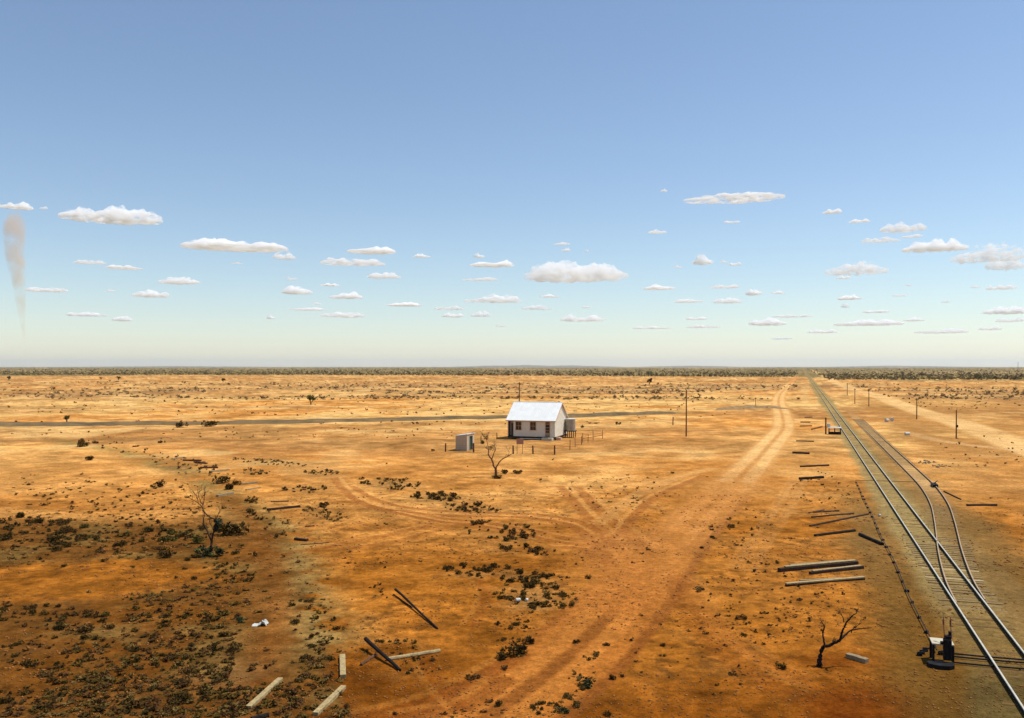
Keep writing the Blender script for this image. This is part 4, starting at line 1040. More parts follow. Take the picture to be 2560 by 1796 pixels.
# bushes one can tell apart
for px, py, w, m, lab, hk in (
    (521, 1393, 58, 'leaf_teal', 'wide dark shrub at the foot of the spindly bare tree', .75),
    (583, 1336, 58, 'leaf_dark', 'broad dark shrub right behind the spindly bare tree', .9),
    (496, 1357, 32, 'leaf_green', 'two toned green and red shrub left of the spindly bare tree', 1.1),
    (423, 1352, 34, 'leaf_green', 'low green shrub far left of the spindly bare tree', .7),
    (410, 1329, 26, 'leaf_dark', 'flat dark shrub above the low green shrub in the left scrub', .6),
    (477, 1343, 14, 'leaf_dark', 'small round dark shrub between two green ones in the left scrub', 1),
    (501, 1323, 26, 'leaf_dark', 'flat dark shrub just behind the lower fork of the spindly bare tree', .6),
    (419, 1394, 30, 'leaf_dark', 'ragged dark shrub above the bare sandy patch on the left', 1),
    (588, 1386, 15, 'leaf_dark', 'small dark shrub right of the spindly tree foot', 1),
    (553, 1208, 30, 'leaf_dark', 'dark shrub topping the row on the old formation', 1),
    (573, 1224, 28, 'leaf_dark', 'dark shrub second in the row on the old formation', .9),
    (588, 1213, 15, 'leaf_dark', 'round dark shrub at the end of a grey sleeper', 1.4),
    (404, 1217, 24, 'leaf_dark', 'lone rounded dark bush on sand beyond the spindly tree top', 1.1),
    (223, 1152, 18, 'leaf_dark', 'lone small dark bush on pale sand, far left', 1.1),
    (203, 1117, 30, 'leaf_olive', 'olive bush beside the far end of the old formation', .9),
    (208, 1106, 11, 'leaf_brown', 'small brown bush just behind the olive bush at the old formation', 1),
    (242, 1109, 11, 'leaf_brown', 'small brown bush right of the olive bush at the old formation', 1),
    (402, 1108, 11, 'leaf_dark', 'tiny dark bush alone on the pale sand track', 1),
    (452, 1069, 21, 'leaf_dark', 'dark bush on the branch embankment, left of a pair', 1.1),
    (523, 1066, 27, 'leaf_dark', 'dark bush on the branch embankment, right of a pair', .9),
    (1206, 1110, 12, 'leaf_olive', 'olive bush at the foot of the yard post', 1.3),
    (1259, 1184, 20, 'leaf_olive', 'thin olive bush right of the forked bare tree', 1),
    (1295, 1184, 26, 'leaf_grey', 'pale flat bush farther right of the forked bare tree', .7),
    (1242, 1196, 26, 'leaf_olive', 'dry olive bush round the foot of the forked bare tree', .6),
    (1083, 1128, 10, 'leaf_brown', 'small brown bush left of the outhouse fence post', 1),
    (806, 1268, 26, 'leaf_dark', 'dark bush at the top of the scrub patch beyond the longest sleeper', .8),
    (600, 1554, 28, 'leaf_teal', 'blue green low bush left of the crumpled pale sheet', .6),
    (740, 1557, 26, 'leaf_dark', 'dark low bush right of the crumpled pale sheet', .7),
    (559, 1592, 24, 'leaf_dark', 'near black bush below the blue green one', .9),
    (576, 1630, 23, 'leaf_brown', 'round brown bush below the near black one', 1.1),
    (540, 1620, 18, 'leaf_olive', 'upright olive bush left of the round brown one', 1.4),
    (543, 1549, 13, 'leaf_teal', 'small blue green bush left of the larger blue green one', 1.2),
    (449, 1757, 42, 'leaf_dark', 'biggest dark bush in the lower left corner scrub', .95),
    (422, 1772, 26, 'leaf_brown', 'brown bush under the biggest dark one, lower left', .7),
    (468, 1685, 30, 'leaf_brown', 'rounded brown bush in the lower left scrub', .9),
    (150, 1573, 32, 'leaf_dark', 'dark spreading bush below the bare sandy patch', .8),
    (208, 1580, 56, 'leaf_brown', 'wide brown clump below the bare sandy patch', .6),
    (274, 1571, 28, 'leaf_brown', 'brown bush right of the wide brown clump', .8),
    (65, 1661, 24, 'leaf_dark', 'dark bush near the left edge, lower scrub', .9),
    (113, 1687, 38, 'leaf_brown', 'long low brown bush near the left edge', .5),
    (340, 1656, 20, 'leaf_olive', 'upright olive bush in the middle of the left scrub', 1.3),
    (342, 1767, 14, 'leaf_dark', 'small dark bush low in the left scrub', 1.2),
    (119, 1769, 25, 'leaf_dark', 'dark bush at the lower left', .9),
    (5, 1757, 26, 'leaf_dark', 'dark bush cut by the left edge of the view', .9),
    (243, 1720, 46, 'leaf_brown', 'thin elongated brown bush low on the left', .4),
    (159, 1417, 13, 'leaf_dark', 'single small dark bush on the bare sandy patch rim', 1),
    (1298, 1636, 60, 'leaf_dark', 'big dark bush at the road edge, largest of its clump', .8),
    (1252, 1646, 32, 'leaf_dark', 'dark bush left of the big one at the road edge', .9),
    (1326, 1608, 28, 'leaf_dark', 'dark bush above the big one at the road edge', 1),
    (1263, 1672, 18, 'leaf_brown', 'small brown bush just below the big road edge bush', .9),
    (1184, 1695, 28, 'leaf_brown', 'brown flat bush left of the road in front', .7),
    (1459, 1715, 38, 'leaf_teal', 'big dark blue green bush right of the near road', .85),
    (1438, 1608, 18, 'leaf_dark', 'dark bush growing between the wheel tracks', .9),
    (1515, 1614, 22, 'leaf_brown', 'brown bush on the right edge of the road', .6),
    (1532, 1698, 20, 'leaf_dark', 'round dark bush on open red soil right of the road', 1.1),
    (1555, 1692, 12, 'leaf_brown', 'small upright brown bush beside the round dark one', 1.4),
    (1245, 1766, 22, 'leaf_dark', 'round dark bush in the road at the lower edge', 1),
    (1518, 1790, 20, 'leaf_dark', 'dark round bush at the lower edge right of the road', 1),
    (1403, 1782, 28, 'leaf_teal', 'blue green bush at the lower edge beside the road', .9),
    (1853, 1549, 22, 'leaf_brown', 'brown bush halfway between road and timber pile', .9),
    (1856, 1590, 18, 'leaf_dark', 'dark bush below the brown one between road and line', .7),
    (1657, 1615, 18, 'leaf_brown', 'small brown bush on the open red soil', .8),
    (1832, 1688, 18, 'leaf_brown', 'small low bush on churned red soil', .7),
    (1748, 1475, 26, 'leaf_brown', 'thin brown bush in a row by the right side of the junction', .5),
    (1781, 1344, 14, 'leaf_dark', 'dark small bush right of the road above the junction', .8),
    (1830, 1318, 22, 'leaf_brown', 'brown clump right of the road, farther up', .8),
    (1755, 1372, 13, 'leaf_dark', 'tiny dark bush hugging the right side of the road', .7),
    (1957.6, 1673, 22, 'leaf_dark', 'round black bush left of the leaning bare tree', 1.1),
    (1473, 1446, 15, 'leaf_dark', 'dark bush alone at the left side of the junction', 1),
    (1619, 1376, 10, 'leaf_dark', 'dark speck of a bush in the throat of the junction', .9),
    (1682, 1185, 9, 'leaf_brown', 'small brown bush on the pale sand near the road', 1),
    (1455, 1070, 10, 'leaf_brown', 'small brown bush right of the water tank', 1),
    (1545, 1062, 12, 'leaf_brown', 'dry brown bush on the plain beyond the rail fence', 1)):
    bush(px, py, w, m, lab, None, hk)
# green trees on the plain
def plain_tree(px, py, wpx, hpx, lab, m='leaf_green', seed=1):
    x, y = g(px, py); k = y / F; W_, H_ = wpx * k, hpx * k
    t = empty('mulga_tree', (x, y, gz(x, y))); tag(t, lab, 'tree')
    rs = np.random.default_rng(seed); V = []; Q = []
    L = 9; cen = np.stack([rs.uniform(-.34, .34, L) * W_, rs.uniform(-.34, .34, L) * W_, rs.uniform(.45, .82, L) * H_], 1); rad = rs.uniform(.13, .24, L) * max(W_, H_)
    for i in range(520):
        c = cen[i % L]; v = rs.normal(0, 1, 3); v /= np.linalg.norm(v); p = c + v * rad[i % L] * rs.uniform(.4, 1.05) * np.array([1, 1, .8])
        a = rs.normal(0, 1, 3); a /= np.linalg.norm(a); b = np.cross(a, rs.normal(0, 1, 3)); b /= np.linalg.norm(b); s_ = .075 * H_ * rs.uniform(.5, 1.2); n0 = len(V)
        V += [p - a * s_, p + b * s_ * .6, p + a * s_, p - b * s_ * .6]; Q.append((n0, n0 + 1, n0 + 2, n0 + 3))
    link('crown', np_mesh('crown', np.array(V), np.array(Q), M[m]), t)
    tr = MB()
    for k2 in range(4): tr.tube([(0, 0, -.1), tuple(cen[k2] * np.array([.4, .4, .55])), tuple(cen[k2])], [.035 * H_, .025 * H_, .01 * H_], 6)
    tr.build('trunk', M['bark'], t)
plain_tree(777, 1012, 25, 25, 'rounded green tree alone on the plain beyond the embankment', seed=1)
plain_tree(167.5, 1058, 19, 20, 'small green tree standing just beyond the embankment, far left', seed=2)
plain_tree(22.5, 951, 9, 12, 'distant little tree at the far left edge of the plain', seed=3)
plain_tree(296, 952, 9, 11, 'distant little tree on the pale plain, taller of two', seed=4)
plain_tree(252, 950, 7, 7, 'distant tiny tree left of another on the pale plain', seed=5)
plain_tree(558, 957, 11, 12, 'distant brownish tree standing in the scrub belt on the left', 'leaf_olive', seed=6)
plain_tree(1624, 962, 14, 17, 'ragged brown tree in the scrub belt right of the cottage', 'leaf_brown', seed=7)
plain_tree(1622, 938, 16, 10, 'dark tree clump at the edge of the far scrub, right of the cottage', 'leaf_green', seed=8)
plain_tree(1575, 938, 12, 8, 'dark low tree at the edge of the far scrub, left of a bigger clump', 'leaf_green', seed=9)
plain_tree(900, 939, 14, 9, 'dark bush at the near edge of the far scrub, left of centre', 'leaf_green', seed=10)
plain_tree(2445, 950, 18, 12, 'dark green tree at the front of the scrub right of the line', 'leaf_green', seed=11)
plain_tree(2490, 951, 14, 11, 'dark green tree nearest the right edge in the front of the scrub', 'leaf_green', seed=12)

# patches of small tufts: the largest as things of their own, the rest as ground cover
SMALL = []      # (size in picture, x, y, width m, material, label, group)
def patch(cx, cy, rx, ry, n, w0, w1, mats, label, group, bias=0):
    for k in range(n):
        a = brng.uniform(0, 6.283); r = math.sqrt(brng.random()); px = cx + rx * r * math.cos(a); py = cy + ry * r * math.sin(a) + bias * (px - cx)
        if py < 925: continue
        x, y = g(px, py); wpx = w0 + (w1 - w0) * brng.random() ** 2
        SMALL.append([wpx, x, y, wpx / F * y, brng.choice(mats), label, group])
DK, BR, OL, GR, GN, TL = 'leaf_dark', 'leaf_brown', 'leaf_olive', 'leaf_grey', 'leaf_green', 'leaf_teal'
for cx, cy, rx, ry, n, w0, w1, mats, label, bias in (
    (975, 1211, 78, 13, 44, 7, 17, [OL, OL, BR, DK], 'dry olive tuft in the oval scrub patch nearest the forked bare tree', .10),
    (1085, 1245, 70, 11, 28, 9, 26, [OL, DK, OL], 'dark tuft in the long scrub patch above the wheel tracks', .06),
    (1180, 1272, 78, 10, 40, 7, 18, [OL, BR, DK], 'brown tuft in the scrub patch touching the wheel tracks', .06),
    (766, 1226, 62, 8, 26, 6, 15, [OL, BR, DK], 'small tuft in the thin scrub patch left of the oval ones', .03),
    (638, 1181, 42, 7, 26, 5, 12, [OL, BR, GR], 'tiny tuft in the left of two far scrub patches', 0),
    (808, 1182, 52, 7, 30, 5, 12, [OL, BR, GR], 'tiny tuft in the right of two far scrub patches', .03),
    (668, 1156, 100, 7, 50, 5, 12, [OL, BR, GR], 'tiny tuft in the long faint scrub strip beyond the patches', .08),
    (806, 1284, 48, 16, 40, 6, 14, [OL, GR, GR], 'grey green tuft in the rounded patch past the longest sleeper', .25),
    (1250, 1330, 100, 26, 50, 8, 22, [BR, DK, OL, BR], 'brown tuft in the scattered patch below the wheel tracks', .12),
    (1320, 1378, 70, 12, 18, 8, 24, [BR, DK], 'brown tuft along the lower rim of the scattered patch', .05),
    (1265, 1437, 165, 18, 66, 8, 26, [DK, BR, DK, OL], 'dark tuft in the long dense band left of the junction', .09),
    (1340, 1490, 105, 34, 62, 10, 28, [DK, OL, GR, OL], 'grey olive tuft in the thick clump beside the road', .12),
    (1290, 1575, 60, 40, 22, 8, 22, [BR, DK, OL], 'brown tuft between the thick clump and the big road bush', 0),
    (1457, 1690, 45, 45, 24, 8, 24, [GR, GR, OL, DK], 'pale grey tuft in the grassy verge right of the near road', -.9),
    (1390, 1770, 65, 20, 22, 9, 22, [OL, DK, GR], 'tuft in the verge at the lower edge beside the road', -.2),
    (1580, 1245, 120, 22, 34, 4, 10, [BR, OL, DK], 'tiny tuft on the sandy rise above the junction', -.15),
    (1500, 1205, 170, 26, 34, 4, 9, [BR, OL], 'tiny tuft on the pale sand below the cottage yard', 0),
    (1830, 1330, 70, 55, 26, 5, 13, [BR, DK, OL], 'small tuft between the dirt road and the dark poles', -.3),
    (1900, 1510, 150, 110, 110, 5, 14, [BR, BR, DK, OL], 'small brown tuft on the open ground left of the timber pile', 0),
    (2050, 1540, 130, 60, 50, 5, 12, [BR, DK, OL], 'small dark tuft between the timber pile and the leaning tree', 0),
    (1700, 1640, 170, 90, 44, 6, 14, [BR, BR, OL], 'brown tuft on the red soil right of the near road', .3),
    (2050, 1220, 70, 40, 30, 4, 11, [BR, DK], 'dark scrap of scrub in the litter left of the line', 0),
    (2105, 1245, 45, 30, 20, 4, 10, [BR, DK], 'dark scrap of scrub close to the rod line', 0),
    (980, 1620, 110, 30, 40, 6, 16, [OL, BR, GR], 'dry tuft near the crossed poles in front', 0),
    (1050, 1665, 50, 25, 26, 6, 18, [BR, DK, OL], 'brown tuft below the pale round log', 0),
    (930, 1470, 50, 18, 14, 5, 11, [OL, BR], 'thin tuft at the upper end of the long black pole', .5),
    (790, 1580, 60, 110, 60, 7, 20, [OL, GR, DK], 'olive tuft on the right rim of the left scrub', .4),
    (700, 1400, 50, 110, 60, 7, 18, [OL, GR, GR, BR], 'grey tuft in the grass strip along the old formation', .3),
    (600, 1420, 60, 60, 12, 8, 18, [BR, DK, OL], 'dark tuft on the red path beside the old formation', 0),
    (690, 1720, 90, 60, 44, 7, 22, [GR, OL, BR], 'grey tuft round the pale sleepers in front', 0),
    (645, 1290, 40, 40, 34, 7, 22, [DK, OL, DK], 'dark tuft along the shrub row on the old formation', .6),
    (480, 1170, 110, 22, 46, 5, 14, [OL, GR, BR], 'small tuft at the far bend of the old formation', .22),
    (330, 1125, 150, 12, 30, 5, 12, [BR, OL], 'tiny tuft at the distant end of the old formation', .18),
    (70, 1335, 150, 42, 80, 9, 30, [DK, BR, DK], 'dark tuft in the thick belt at the left edge', .05),
    (330, 1345, 170, 42, 90, 8, 24, [OL, DK, BR, GN], 'olive tuft in the belt left of the spindly bare tree', 0),
    (480, 1420, 110, 30, 40, 8, 20, [BR, DK, OL], 'brown tuft just below the spindly bare tree', .05),
    (320, 1250, 240, 50, 90, 5, 14, [BR, OL, BR], 'small brown tuft on the sandy slope above the left belt', 0),
    (360, 1492, 70, 14, 24, 8, 20, [GR, OL, GR], 'pale tuft on the tongue of grass in the bare sandy patch', -.22),
    (130, 1545, 150, 30, 70, 8, 26, [DK, BR, BR, OL], 'dark tuft along the lower rim of the bare sandy patch', 0),
    (430, 1560, 150, 40, 70, 8, 22, [BR, DK, OL], 'brown tuft in the upper middle of the left scrub', -.1),
    (250, 1640, 260, 60, 130, 8, 22, [BR, DK, BR, OL], 'brown tuft in the middle of the left foreground scrub', 0),
    (300, 1745, 320, 50, 130, 8, 26, [BR, DK, OL, OL], 'dark tuft low in the left foreground scrub', 0),
    (560, 1690, 90, 80, 60, 8, 22, [OL, GR, BR, DK], 'olive tuft between the left scrub and the pale sleepers', 0),
    (1180, 1250, 520, 120, 40, 3, 7, [BR, OL], 'tiny tuft scattered on the bare sand around the scrub patches', 0)):
    patch(cx, cy, rx, ry, n, w0, w1, mats, label, label.split(' in ')[0] + ' group', bias)
# tufts on the middle plain and embankment
for cx, cy, rx, ry, n, w0, w1, mats, label in (
    (800, 1058, 820, 4, 60, 4, 13, [BR, OL, DK], 'tuft growing along the branch embankment'),
    (700, 1085, 700, 16, 110, 3, 8, [BR, OL, BR], 'tuft on the sand between embankment and yard'),
    (700, 1020, 720, 22, 150, 3, 8, [BR, OL], 'tuft on the plain beyond the embankment'),
    (1650, 1010, 260, 40, 90, 3, 7, [BR, OL], 'tuft on the plain right of the cottage'),
    (2420, 1000, 160, 26, 90, 3, 7, [BR, OL], 'tuft on the plain beyond the graded road'),
    (2450, 1130, 130, 40, 40, 4, 9, [BR, OL], 'tuft on the bare ground past the siding')):
    patch(cx, cy, rx, ry, n, w0, w1, mats, label, label + ' group')
# keep roads and rails clear
PATH = ss((585, 1285), (650, 1340), (688, 1410), (702, 1490), (695, 1580), (660, 1690))
def on_path(x, y, w=1.25): return float(dist_line(np.array([x]), np.array([y]), PATH)[0]) < w
def clear(x, y):
    if x < 0 and y < 70:
        px = HX + F * x / y; py = HY + F * H / y
        if ((px - 200) / 340) ** 2 + ((py - 1452 + .06 * (px - 190)) / 48) ** 2 < 1 and brng.random() < .85 and not (300 < px < 430 and py > 1478): return True
    if y < 75 and x < 0 and on_path(x, y) and brng.random() < .85: return True
    q = to_q(x, y); return (6.5 < q < 9.5) or (abs(q - 12) < 1.0 and y > 80)
SMALL = [s_ for s_ in SMALL if not clear(s_[1], s_[2])]
order = sorted(range(len(SMALL)), key=lambda i: -SMALL[i][0])
big = set(order[:222])
for i in order[:222]:
    wpx, x, y, w, m, lab, grp = SMALL[i]
    o = link('saltbush_tuft', brng.choice(PROTO[m])); s_ = w / 1.05
    o.location = (x, y, gz(x, y) - .03); o.rotation_euler = (0, 0, brng.uniform(0, 6.28)); o.scale = (s_, s_ * brng.uniform(.8, 1.2), s_ * brng.uniform(.55, .95))
    tag(o, lab, 'shrub', 'tufts: ' + lab)
LOW = {mk: [bush_mesh('t', k * 3 + 77, 46, None, 3, .17) for k in range(4)] for mk in PROTO}
def scatter(items, name, label):
    """many tiny plants as one ground cover object; items (x,y,w,h,mat)"""
    by = {}
    for it in items: by.setdefault(it[4], []).append(it)
    Vs, Qs, mi, mats, off = [], [], [], [], 0
    for k, (mk, its) in enumerate(by.items()):
        mats.append(M[mk])
        for (x, y, w, h, _) in its:
            V, Q = brng.choice(LOW.get(mk) or LOW['leaf_olive']); a = brng.uniform(0, 6.28); ca, sa = math.cos(a), math.sin(a)
            P = np.stack([(V[:, 0] * ca - V[:, 1] * sa) * w + x, (V[:, 0] * sa + V[:, 1] * ca) * w + y, V[:, 2] * h], 1); P[:, 2] += gz(x, y) - .02
            Vs.append(P); Qs.append(Q + off); off += len(P); mi += [k] * len(Q)
    me = np_mesh(name, np.vstack(Vs), np.vstack(Qs), mats[0])
    for m in mats[1:]: me.materials.append(m)
    me.polygons.foreach_set('material_index', np.array(mi, dtype=np.int32))
    o = link(name, me); tag(o, label, 'scrub', kind='stuff'); return o
items = [(s_[1], s_[2], s_[3] / 1.05, s_[3] * brng.uniform(.5, .9), s_[4]) for i, s_ in enumerate(SMALL) if i not in big]
scatter(items, 'ground_cover', 'sparse low dry tufts dotted over the red sand')
# litter-sized tufts
lit = []
for k in range(13000):
    py = 1180 + (1800 - 1180) * brng.random() ** .8; px = brng.uniform(-60, 2620); x, y = g(px, py)
    left = px < np.interp(py, [1180, 1290, 1450, 1640, 1800], [430, 670, 770, 830, 890])
    q = to_q(x, y)
    if 3.5 < q < 14 and y < 110: continue
    dens = float(fbm(np.array([x / 5]), np.array([y / 5]), 91)[0])
    if not left and (dens < .56 or brng.random() < .68): continue
    if left and dens < .40: continue
    if left and ((px - 200) / 345) ** 2 + ((py - 1452 + .06 * (px - 190)) / 49) ** 2 < 1 and brng.random() < .93: continue
    if left and y < 75 and on_path(x, y, 1.4) and brng.random() < .9: continue
    w = .07 + .30 * brng.random() ** 2; w *= 1.25 if left else .8; lit.append((x, y, w, w * brng.uniform(.3, .65), brng.choice([BR, BR, OL, OL, GR, DK] if left else [BR, BR, OL])))
scatter(lit, 'dry_litter', 'dry twigs and seedlings littering the red soil')
def clods():
    rs = np.random.default_rng(77); n = 26000
    inv = rs.uniform(1 / 85., 1 / 28.5, n); r = 1 / inv; a = np.arctan(rs.uniform(-.62, .62, n)); x = r * np.sin(a); y = r * np.cos(a)
    keep = (fbm(x / 3.0, y / 3.0, 95) > .44); x, y = x[keep], y[keep]; n = len(x); z = relief(x, y)
    w = .018 + .055 * rs.random(n) ** 3; w *= np.clip(np.hypot(x, y) / 40, .8, 1.6)
    base = np.array([[1, 0, 0], [0, 1, 0], [-1, 0, 0], [0, -1, 0], [0, 0, .8], [0, 0, -.4]], float)
    an = rs.uniform(0, 6.28, n); ca, sa = np.cos(an), np.sin(an); ex = rs.uniform(.7, 1.6, n)
    P = base[None] * w[:, None, None] * rs.uniform(.7, 1.3, (n, 6, 1)); P[:, :, 0] *= ex[:, None]
    V = np.stack([P[:, :, 0] * ca[:, None] - P[:, :, 1] * sa[:, None] + x[:, None], P[:, :, 0] * sa[:, None] + P[:, :, 1] * ca[:, None] + y[:, None], P[:, :, 2] + z[:, None] + .005], -1).reshape(-1, 3)
    T = np.array([[0, 1, 4], [1, 2, 4], [2, 3, 4], [3, 0, 4], [1, 0, 5], [2, 1, 5], [3, 2, 5], [0, 3, 5]])
    Q = (T[None] + (np.arange(n) * 6)[:, None, None]).reshape(-1, 3)
    o = link('soil_clods', np_mesh('soil_clods', V, Q, mat('clod_soil', (.24, .085, .018), .95, .5, .35, color2=(.40, .17, .045)))); tag(o, 'small clods and stones strewn over the red soil', 'stones', kind='stuff')
clods()
# scrub belts on the plain and the dark far scrub
it = []
for k in range(3600):
    u = brng.uniform(1 / 700., 1 / 320.); r = 1 / u; a = brng.uniform(-36, 36); x, y = r * math.tan(R(a)), r
    q = to_q(x, y)
    if 0 < q < 30: continue
    if float(fbm(np.array([x / 60]), np.array([y / 34]), 41)[0]) < .47: continue
    w = brng.uniform(.5, 1.5) if brng.random() < .93 else brng.uniform(1.5, 2.6); it.append((x, y, w, w * brng.uniform(.45, .8), brng.choice(['scrub_brown', 'scrub_brown', 'scrub'])))
scatter(it, 'scrub_belt', 'belt of low brown scrub across the middle of the plain')
it = []
for k in range(10500):
    px = brng.uniform(-120, 2680)
    e = np.interp(px, [0, 600, 900, 1300, 1700, 2000, 2060, 2560], [1300, 1350, 1300, 1250, 1100, 1100, 850, 850])
    u = (1 / 7000.) + (1 / (e * .93) - 1 / 7000.) * brng.random() ** .8; y = 1 / u; x = (px - HX) / F * y; q = to_q(x, y)
    if -6 < q < 22: continue
    w = (brng.uniform(.9, 2.4) if brng.random() < .9 else brng.uniform(2.4, 4.6)) * (1 + y / 7000); it.append((x, y, w, w * brng.uniform(.55, .95), brng.choice(['scrub', 'scrub', 'scrub', 'scrub_brown', 'leaf_olive'])))
scatter(it, 'far_scrub', 'dark band of scrub stretching to the horizon')

# ------------------------------------------------------------------ clouds, dust, haze
def vol_mat(name, color, density, aniso=0.3, noise=None):
    m = bpy.data.materials.new(name); m.use_nodes = True; nt = m.node_tree
    for n in list(nt.nodes): nt.nodes.remove(n)
    out = nt.nodes.new("ShaderNodeOutputMaterial"); v = nt.nodes.new("ShaderNodeVolumePrincipled")
    v.inputs["Color"].default_value = (*color, 1); v.inputs["Density"].default_value = density; v.inputs["Anisotropy"].default_value = aniso
    nt.links.new(v.outputs[0], out.inputs["Volume"])
    if noise:
        tc = nt.nodes.new("ShaderNodeTexCoord"); nz = nt.nodes.new("ShaderNodeTexNoise"); nz.inputs["Scale"].default_value = noise; nz.inputs["Detail"].default_value = 4
        nt.links.new(tc.outputs["Object"], nz.inputs["Vector"])
        mr = nt.nodes.new("ShaderNodeMapRange"); mr.inputs[1].default_value = .36; mr.inputs[2].default_value = .62; mr.inputs[3].default_value = 0; mr.inputs[4].default_value = density * 1.8
        nt.links.new(nz.outputs["Fac"], mr.inputs[0]); nt.links.new(mr.outputs[0], v.inputs["Density"])
    return m
CB = 1500.0
CLOUDS = [(39,508,80,22),(109,517,20,9),(279,523,243,50),(588,601,262,38),(711,634,60,22),(225,651,80,14),(310,664,90,14),(448,694,100,24),(378,729,90,21),(116,719,98,16),
(217,782,98,13),(305,793,50,14),(730,693,30,12),(743,719,78,24),(677,791,25,9),(792,757,28,6),(275,725,28,7),(929,618,123,24),(882,646,165,27),(960,683,88,20),(1054,637,45,10),
(865,734,84,19),(825,709,49,10),(1010,758,90,12),(856,782,112,17),(770,770,90,10),(1122,767,75,12),(1132,785,58,12),(1200,781,52,16),(1231,654,114,20),(1198,636,28,12),(1202,694,94,12),(1234,742,150,22),
(1440,663,264,60),(1405,606,41,10),(1414,622,23,10),(1467,625,10,7),(1373,737,52,10),(1341,765,82,14),(1457,790,116,20),(1466,766,24,7),(1253,812,30,8),(1660,474,18,9),(1834,480,251,36),
(2080,523,48,17),(2149,548,52,13),(2258,559,113,31),(2203,593,94,19),(2280,586,52,12),(2338,606,155,34),(2469,621,180,50),(2514,648,95,38),(1830,552,42,8),(1643,576,48,12),(1757,644,54,25),
(1810,651,23,10),(1838,657,33,10),(1695,664,23,10),(2141,658,155,42),(2108,691,38,10),(1648,713,80,17),(1812,713,77,12),(1885,726,44,17),(1946,729,35,9),(1721,748,75,13),(1819,748,75,15),
(2124,740,60,14),(2113,761,23,12),(2190,776,65,9),(2270,710,19,8),(2502,714,73,15),(2439,715,27,8),(2365,752,25,7),(2510,771,105,21),(2525,795,67,15),(2475,817,56,12),(2170,802,167,18),
(1918,800,92,20),(1742,793,54,10),(1980,787,100,10),(1757,814,88,9),(2285,797,50,9),(1630,817,100,8),(2352,824,125,14),(1953,845,54,5),(2055,826,75,10),(2248,737,42,6),(592,657,30,5),(251,555,25,7)]
CLABEL = {(39,508):'white cloud cut by the left edge above the dust column',(279,523):'large lumpy white cloud at the upper left',(588,601):'long flat white cloud with a small cap, left of centre',
(448,694):'oval white cloud left of centre under the long flat one',(929,618):'twin humped white cloud above a longer flat one',(882,646):'longer flat white cloud beneath the twin humped one',
(1440,663):'biggest billowing white cloud above the cottage',(1834,480):'highest long ragged white cloud on the right',(2080,523):'small neat white cloud right of the highest long one',
(2141,658):'domed white cloud with a flat base right of the line',(2338,606):'long slanting white cloud joining the big ones at the right',(2469,621):'big white cloud near the right edge',
(2514,648):'white cloud cut by the right edge under the big one',(2258,559):'white cloud with a drooping tail, upper right',(2203,593):'small white cloud pair under the drooping one, upper right',
(1757,644):'small plump tilted white cloud above the dirt road',(1231,654):'white cloud left of the biggest billowing one',(1234,742):'flat white cloud low above the left of the cottage',(1457,790):'low streaked white cloud right above the cottage roof'}
CM = {}
def cloud_mat(d, fade):
    """thin water vapour: eaten by noise so that the rim frays"""
    key = (round(math.log(d) * 2), fade)
    if key in CM: return CM[key]
    d = math.exp(key[0] / 2.0)
    m = bpy.data.materials.new("cloud_vapour"); m.use_nodes = True; nt = m.node_tree
    for n in list(nt.nodes): nt.nodes.remove(n)
    out = nt.nodes.new("ShaderNodeOutputMaterial"); v = nt.nodes.new("ShaderNodeVolumePrincipled")
    v.inputs["Color"].default_value = (1, 1, 1, 1); v.inputs["Anisotropy"].default_value = 0.0
    nt.links.new(v.outputs[0], out.inputs["Volume"])
    tc = nt.nodes.new("ShaderNodeTexCoord"); nz = nt.nodes.new("ShaderNodeTexNoise"); nz.inputs["Scale"].default_value = 8.5; nz.inputs["Detail"].default_value = 6; nz.inputs["Roughness"].default_value = .66
    mp = nt.nodes.new("ShaderNodeMapping"); mp.inputs["Scale"].default_value = (1, 1.2, 2.2); nt.links.new(tc.outputs["Object"], mp.inputs[0])
    ad = nt.nodes.new("ShaderNodeVectorMath"); ad.operation = 'ADD'; oi = nt.nodes.new("ShaderNodeObjectInfo")
    sc_ = nt.nodes.new("ShaderNodeVectorMath"); sc_.operation = 'SCALE'; sc_.inputs["Scale"].default_value = .013; nt.links.new(oi.outputs["Location"], sc_.inputs[0])
    nt.links.new(mp.outputs[0], ad.inputs[0]); nt.links.new(sc_.outputs[0], ad.inputs[1]); nt.links.new(ad.outputs[0], nz.inputs["Vector"])
    mr = nt.nodes.new("ShaderNodeMapRange"); mr.inputs[1].default_value = .425 + .035 * fade; mr.inputs[2].default_value = .54 + .02 * fade; mr.inputs[3].default_value = 0.0; mr.inputs[4].default_value = d
    nt.links.new(nz.outputs["Fac"], mr.inputs[0]); nt.links.new(mr.outputs[0], v.inputs["Density"])
    CM[key] = m; return m
